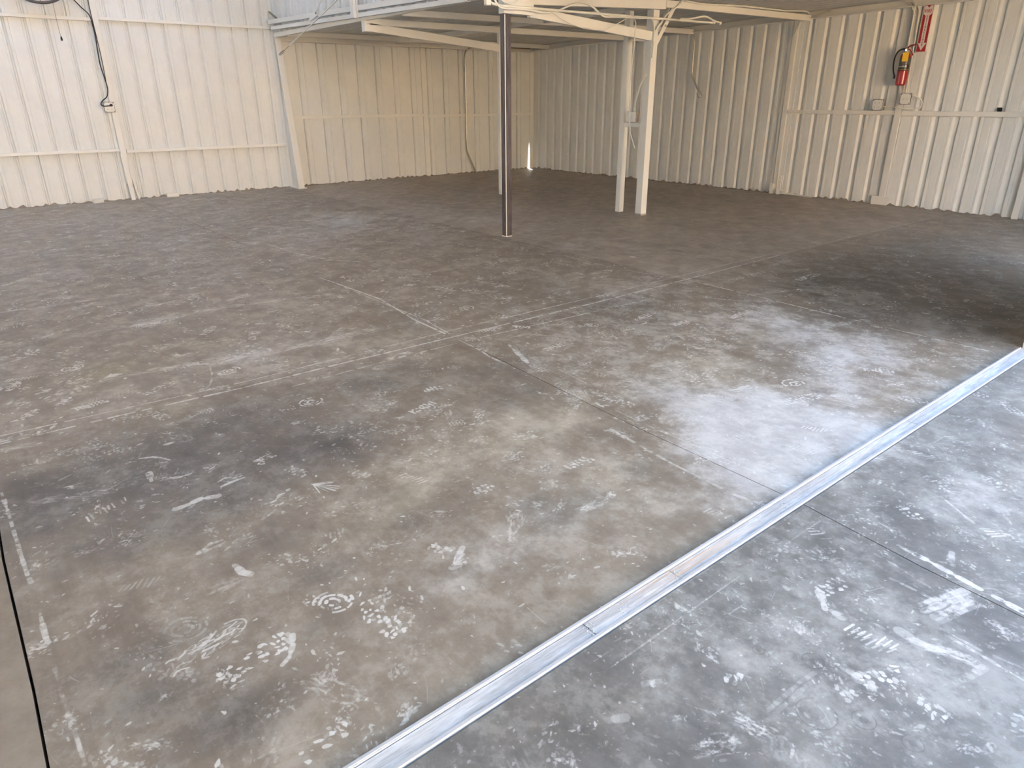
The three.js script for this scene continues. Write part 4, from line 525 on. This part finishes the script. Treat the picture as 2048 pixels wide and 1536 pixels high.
// ------------------------------------------------------------------ small things along the foot of the walls
{
  const a = thing('tube_stub', 'cut white square tube stub lying at the left wall, its dark end open', 'tube', 2.14, 0, -15.47); a.rotation.y = 0.35;
  const stub = (o, l) => { mesh('tube', [boxAt(-l, 0, -0.035, l, 0.008, 0.035, 0), boxAt(-l, 0.062, -0.035, l, 0.07, 0.035, 0), boxAt(-l, 0.008, -0.035, l, 0.062, -0.027, 0), boxAt(-l, 0.008, 0.027, l, 0.062, 0.035, 0)], M.steelPaint, o); mesh('end_cap', boxAt(l - 0.006, 0.008, -0.027, l, 0.062, 0.027, 0), M.steelPaint, o); };
  stub(a, 0.09);
  const b = thing('tube_stub', 'low white square tube at the left wall beside the bay post', 'tube', 3.48, 0, -15.49); stub(b, 0.11);
  const p = thing('pipe_stub', 'short white standpipe with a valve at the foot of the right wall post', 'pipe', 12.96, 0, -7.80);
  mesh('riser', new THREE.CylinderGeometry(0.017, 0.017, 0.34, 12).translate(0, 0.17, 0), M.steelPaint, p); mesh('cap', new THREE.CylinderGeometry(0.024, 0.024, 0.03, 12).translate(0, 0.34, 0), M.steelPaint, p);
  mesh('valve_body', boxAt(-0.03, 0, -0.06, 0.025, 0.09, 0.02, 0.01), M.steelPaint, p); mesh('valve_handle', bar(V(-0.01, 0.085, 0.0), V(-0.01, 0.085, 0.11), 0.012, 0.02), M.steelPaint, p);
  mesh('floor_pipe', pipe([[-0.01, 0.025, 0.02], [-0.01, 0.022, 0.7]], 0.016), M.steelPaint, p);
  tag(mesh('clip', [boxAt(12.985, 1.566, -4.32, 13.045, 1.61, -4.27, 0.004), boxAt(12.985, 1.60, -4.33, 13.0, 1.625, -4.26, 0.002)], M.black), 'small black clip on top of the right wall girt', 'clip');
}
// ------------------------------------------------------------------ sill strip between the two floors
{
  const t = thing('door_sill', 'worn white painted wooden sill strip with metal edges set in the floor', 'sill');
  const W = 2048, H = 96, d = new Uint8Array(W * H * 4), bare = (x) => 0.10 + 0.9 * Math.exp(-Math.pow((x - 1.9) / 0.45, 2)) + 0.35 * Math.exp(-Math.pow((x - 3.1) / 0.5, 2));
  for (let y = 0; y < H; y++) for (let x = 0; x < W; x++) {
    const wx = x / W * 9.1 - 3, o = (y * W + x) * 4, gr = NB[((y * 11) & 1023) * NT + ((x * 0.6) & 1023)], g2 = NA[((y * 17 + 200) & 1023) * NT + ((x * 0.9) & 1023)], pt = NA[((y * 4 + 300) & 1023) * NT + ((x * 3) & 1023)];
    const chip = smooth(0.62, 0.78, gr * 0.5 + g2 * 0.5 + bare(wx) * 0.16), v = (pt - 0.5) * 46 + (gr - 0.5) * 34;
    const base = [192 + v, 191 + v, 189 + v], wood = [186 + (gr - 0.5) * 70, 160 + (gr - 0.5) * 70, 136 + (gr - 0.5) * 70];
    for (let k = 0; k < 3; k++) d[o + k] = Math.max(0, Math.min(255, lerp(base[k], wood[k], chip * Math.min(1, bare(wx) * 1.2)))); d[o + 3] = 255;
  }
  const wt = new THREE.DataTexture(d, W, H); wt.colorSpace = THREE.SRGBColorSpace; wt.magFilter = THREE.LinearFilter; wt.wrapS = wt.wrapT = THREE.RepeatWrapping; wt.needsUpdate = true;
  const wood = new THREE.MeshStandardMaterial({ map: wt, roughness: 0.6 }), edge = new THREE.MeshStandardMaterial({ color: 0xb9b9b8, roughness: 0.5 });
  const strip = (x0, x1, a, b, y0, y1) => { const g = prism([[x0, zs(x0) + a], [x1, zs(x1) + a], [x1, zs(x1) + b], [x0, zs(x0) + b]], y0, y1), p = g.attributes.position, uv = new Float32Array(p.count * 2);
    for (let i = 0; i < p.count; i++) { uv[i * 2] = (p.getX(i) + 3) / 9.1; uv[i * 2 + 1] = (p.getZ(i) - zs(p.getX(i))) / 0.09 + 0.5; } g.setAttribute('uv', new THREE.BufferAttribute(uv, 2)); return g; };
  for (const [a, b] of [[-3.0, 1.42], [1.424, 1.905], [1.909, 4.1], [4.104, 6.09]]) mesh('plank', strip(a, b, -0.036, 0.031, -0.06, 0.004 + (a > 1.4 && a < 1.5 ? 0.0015 : 0)), wood, t);
  mesh('edge_rail', [strip(-3, 6.09, -0.056, -0.040, -0.06, 0.010), strip(-3, 6.09, -0.053, -0.043, 0.010, 0.013)], edge, t);
  mesh('edge_rail', strip(-3, 6.09, 0.032, 0.044, -0.06, 0.009), edge, t);
  seed = 77; const knots = []; for (const [kx, n] of [[1.43, 40], [1.60, 16], [1.91, 14], [2.7, 5]]) for (let i = 0; i < n; i++) { const s = 0.0015 + rnd() * 0.003; knots.push(new THREE.IcosahedronGeometry(s, 0).translate(kx + (rnd() - 0.5) * 0.05, 0.005, zs(kx) + (rnd() - 0.5) * 0.06)); }
  const k = mesh('paint_crumbs', knots, edge, t); k.userData.kind = 'stuff';
}
renderer.render(scene, camera);
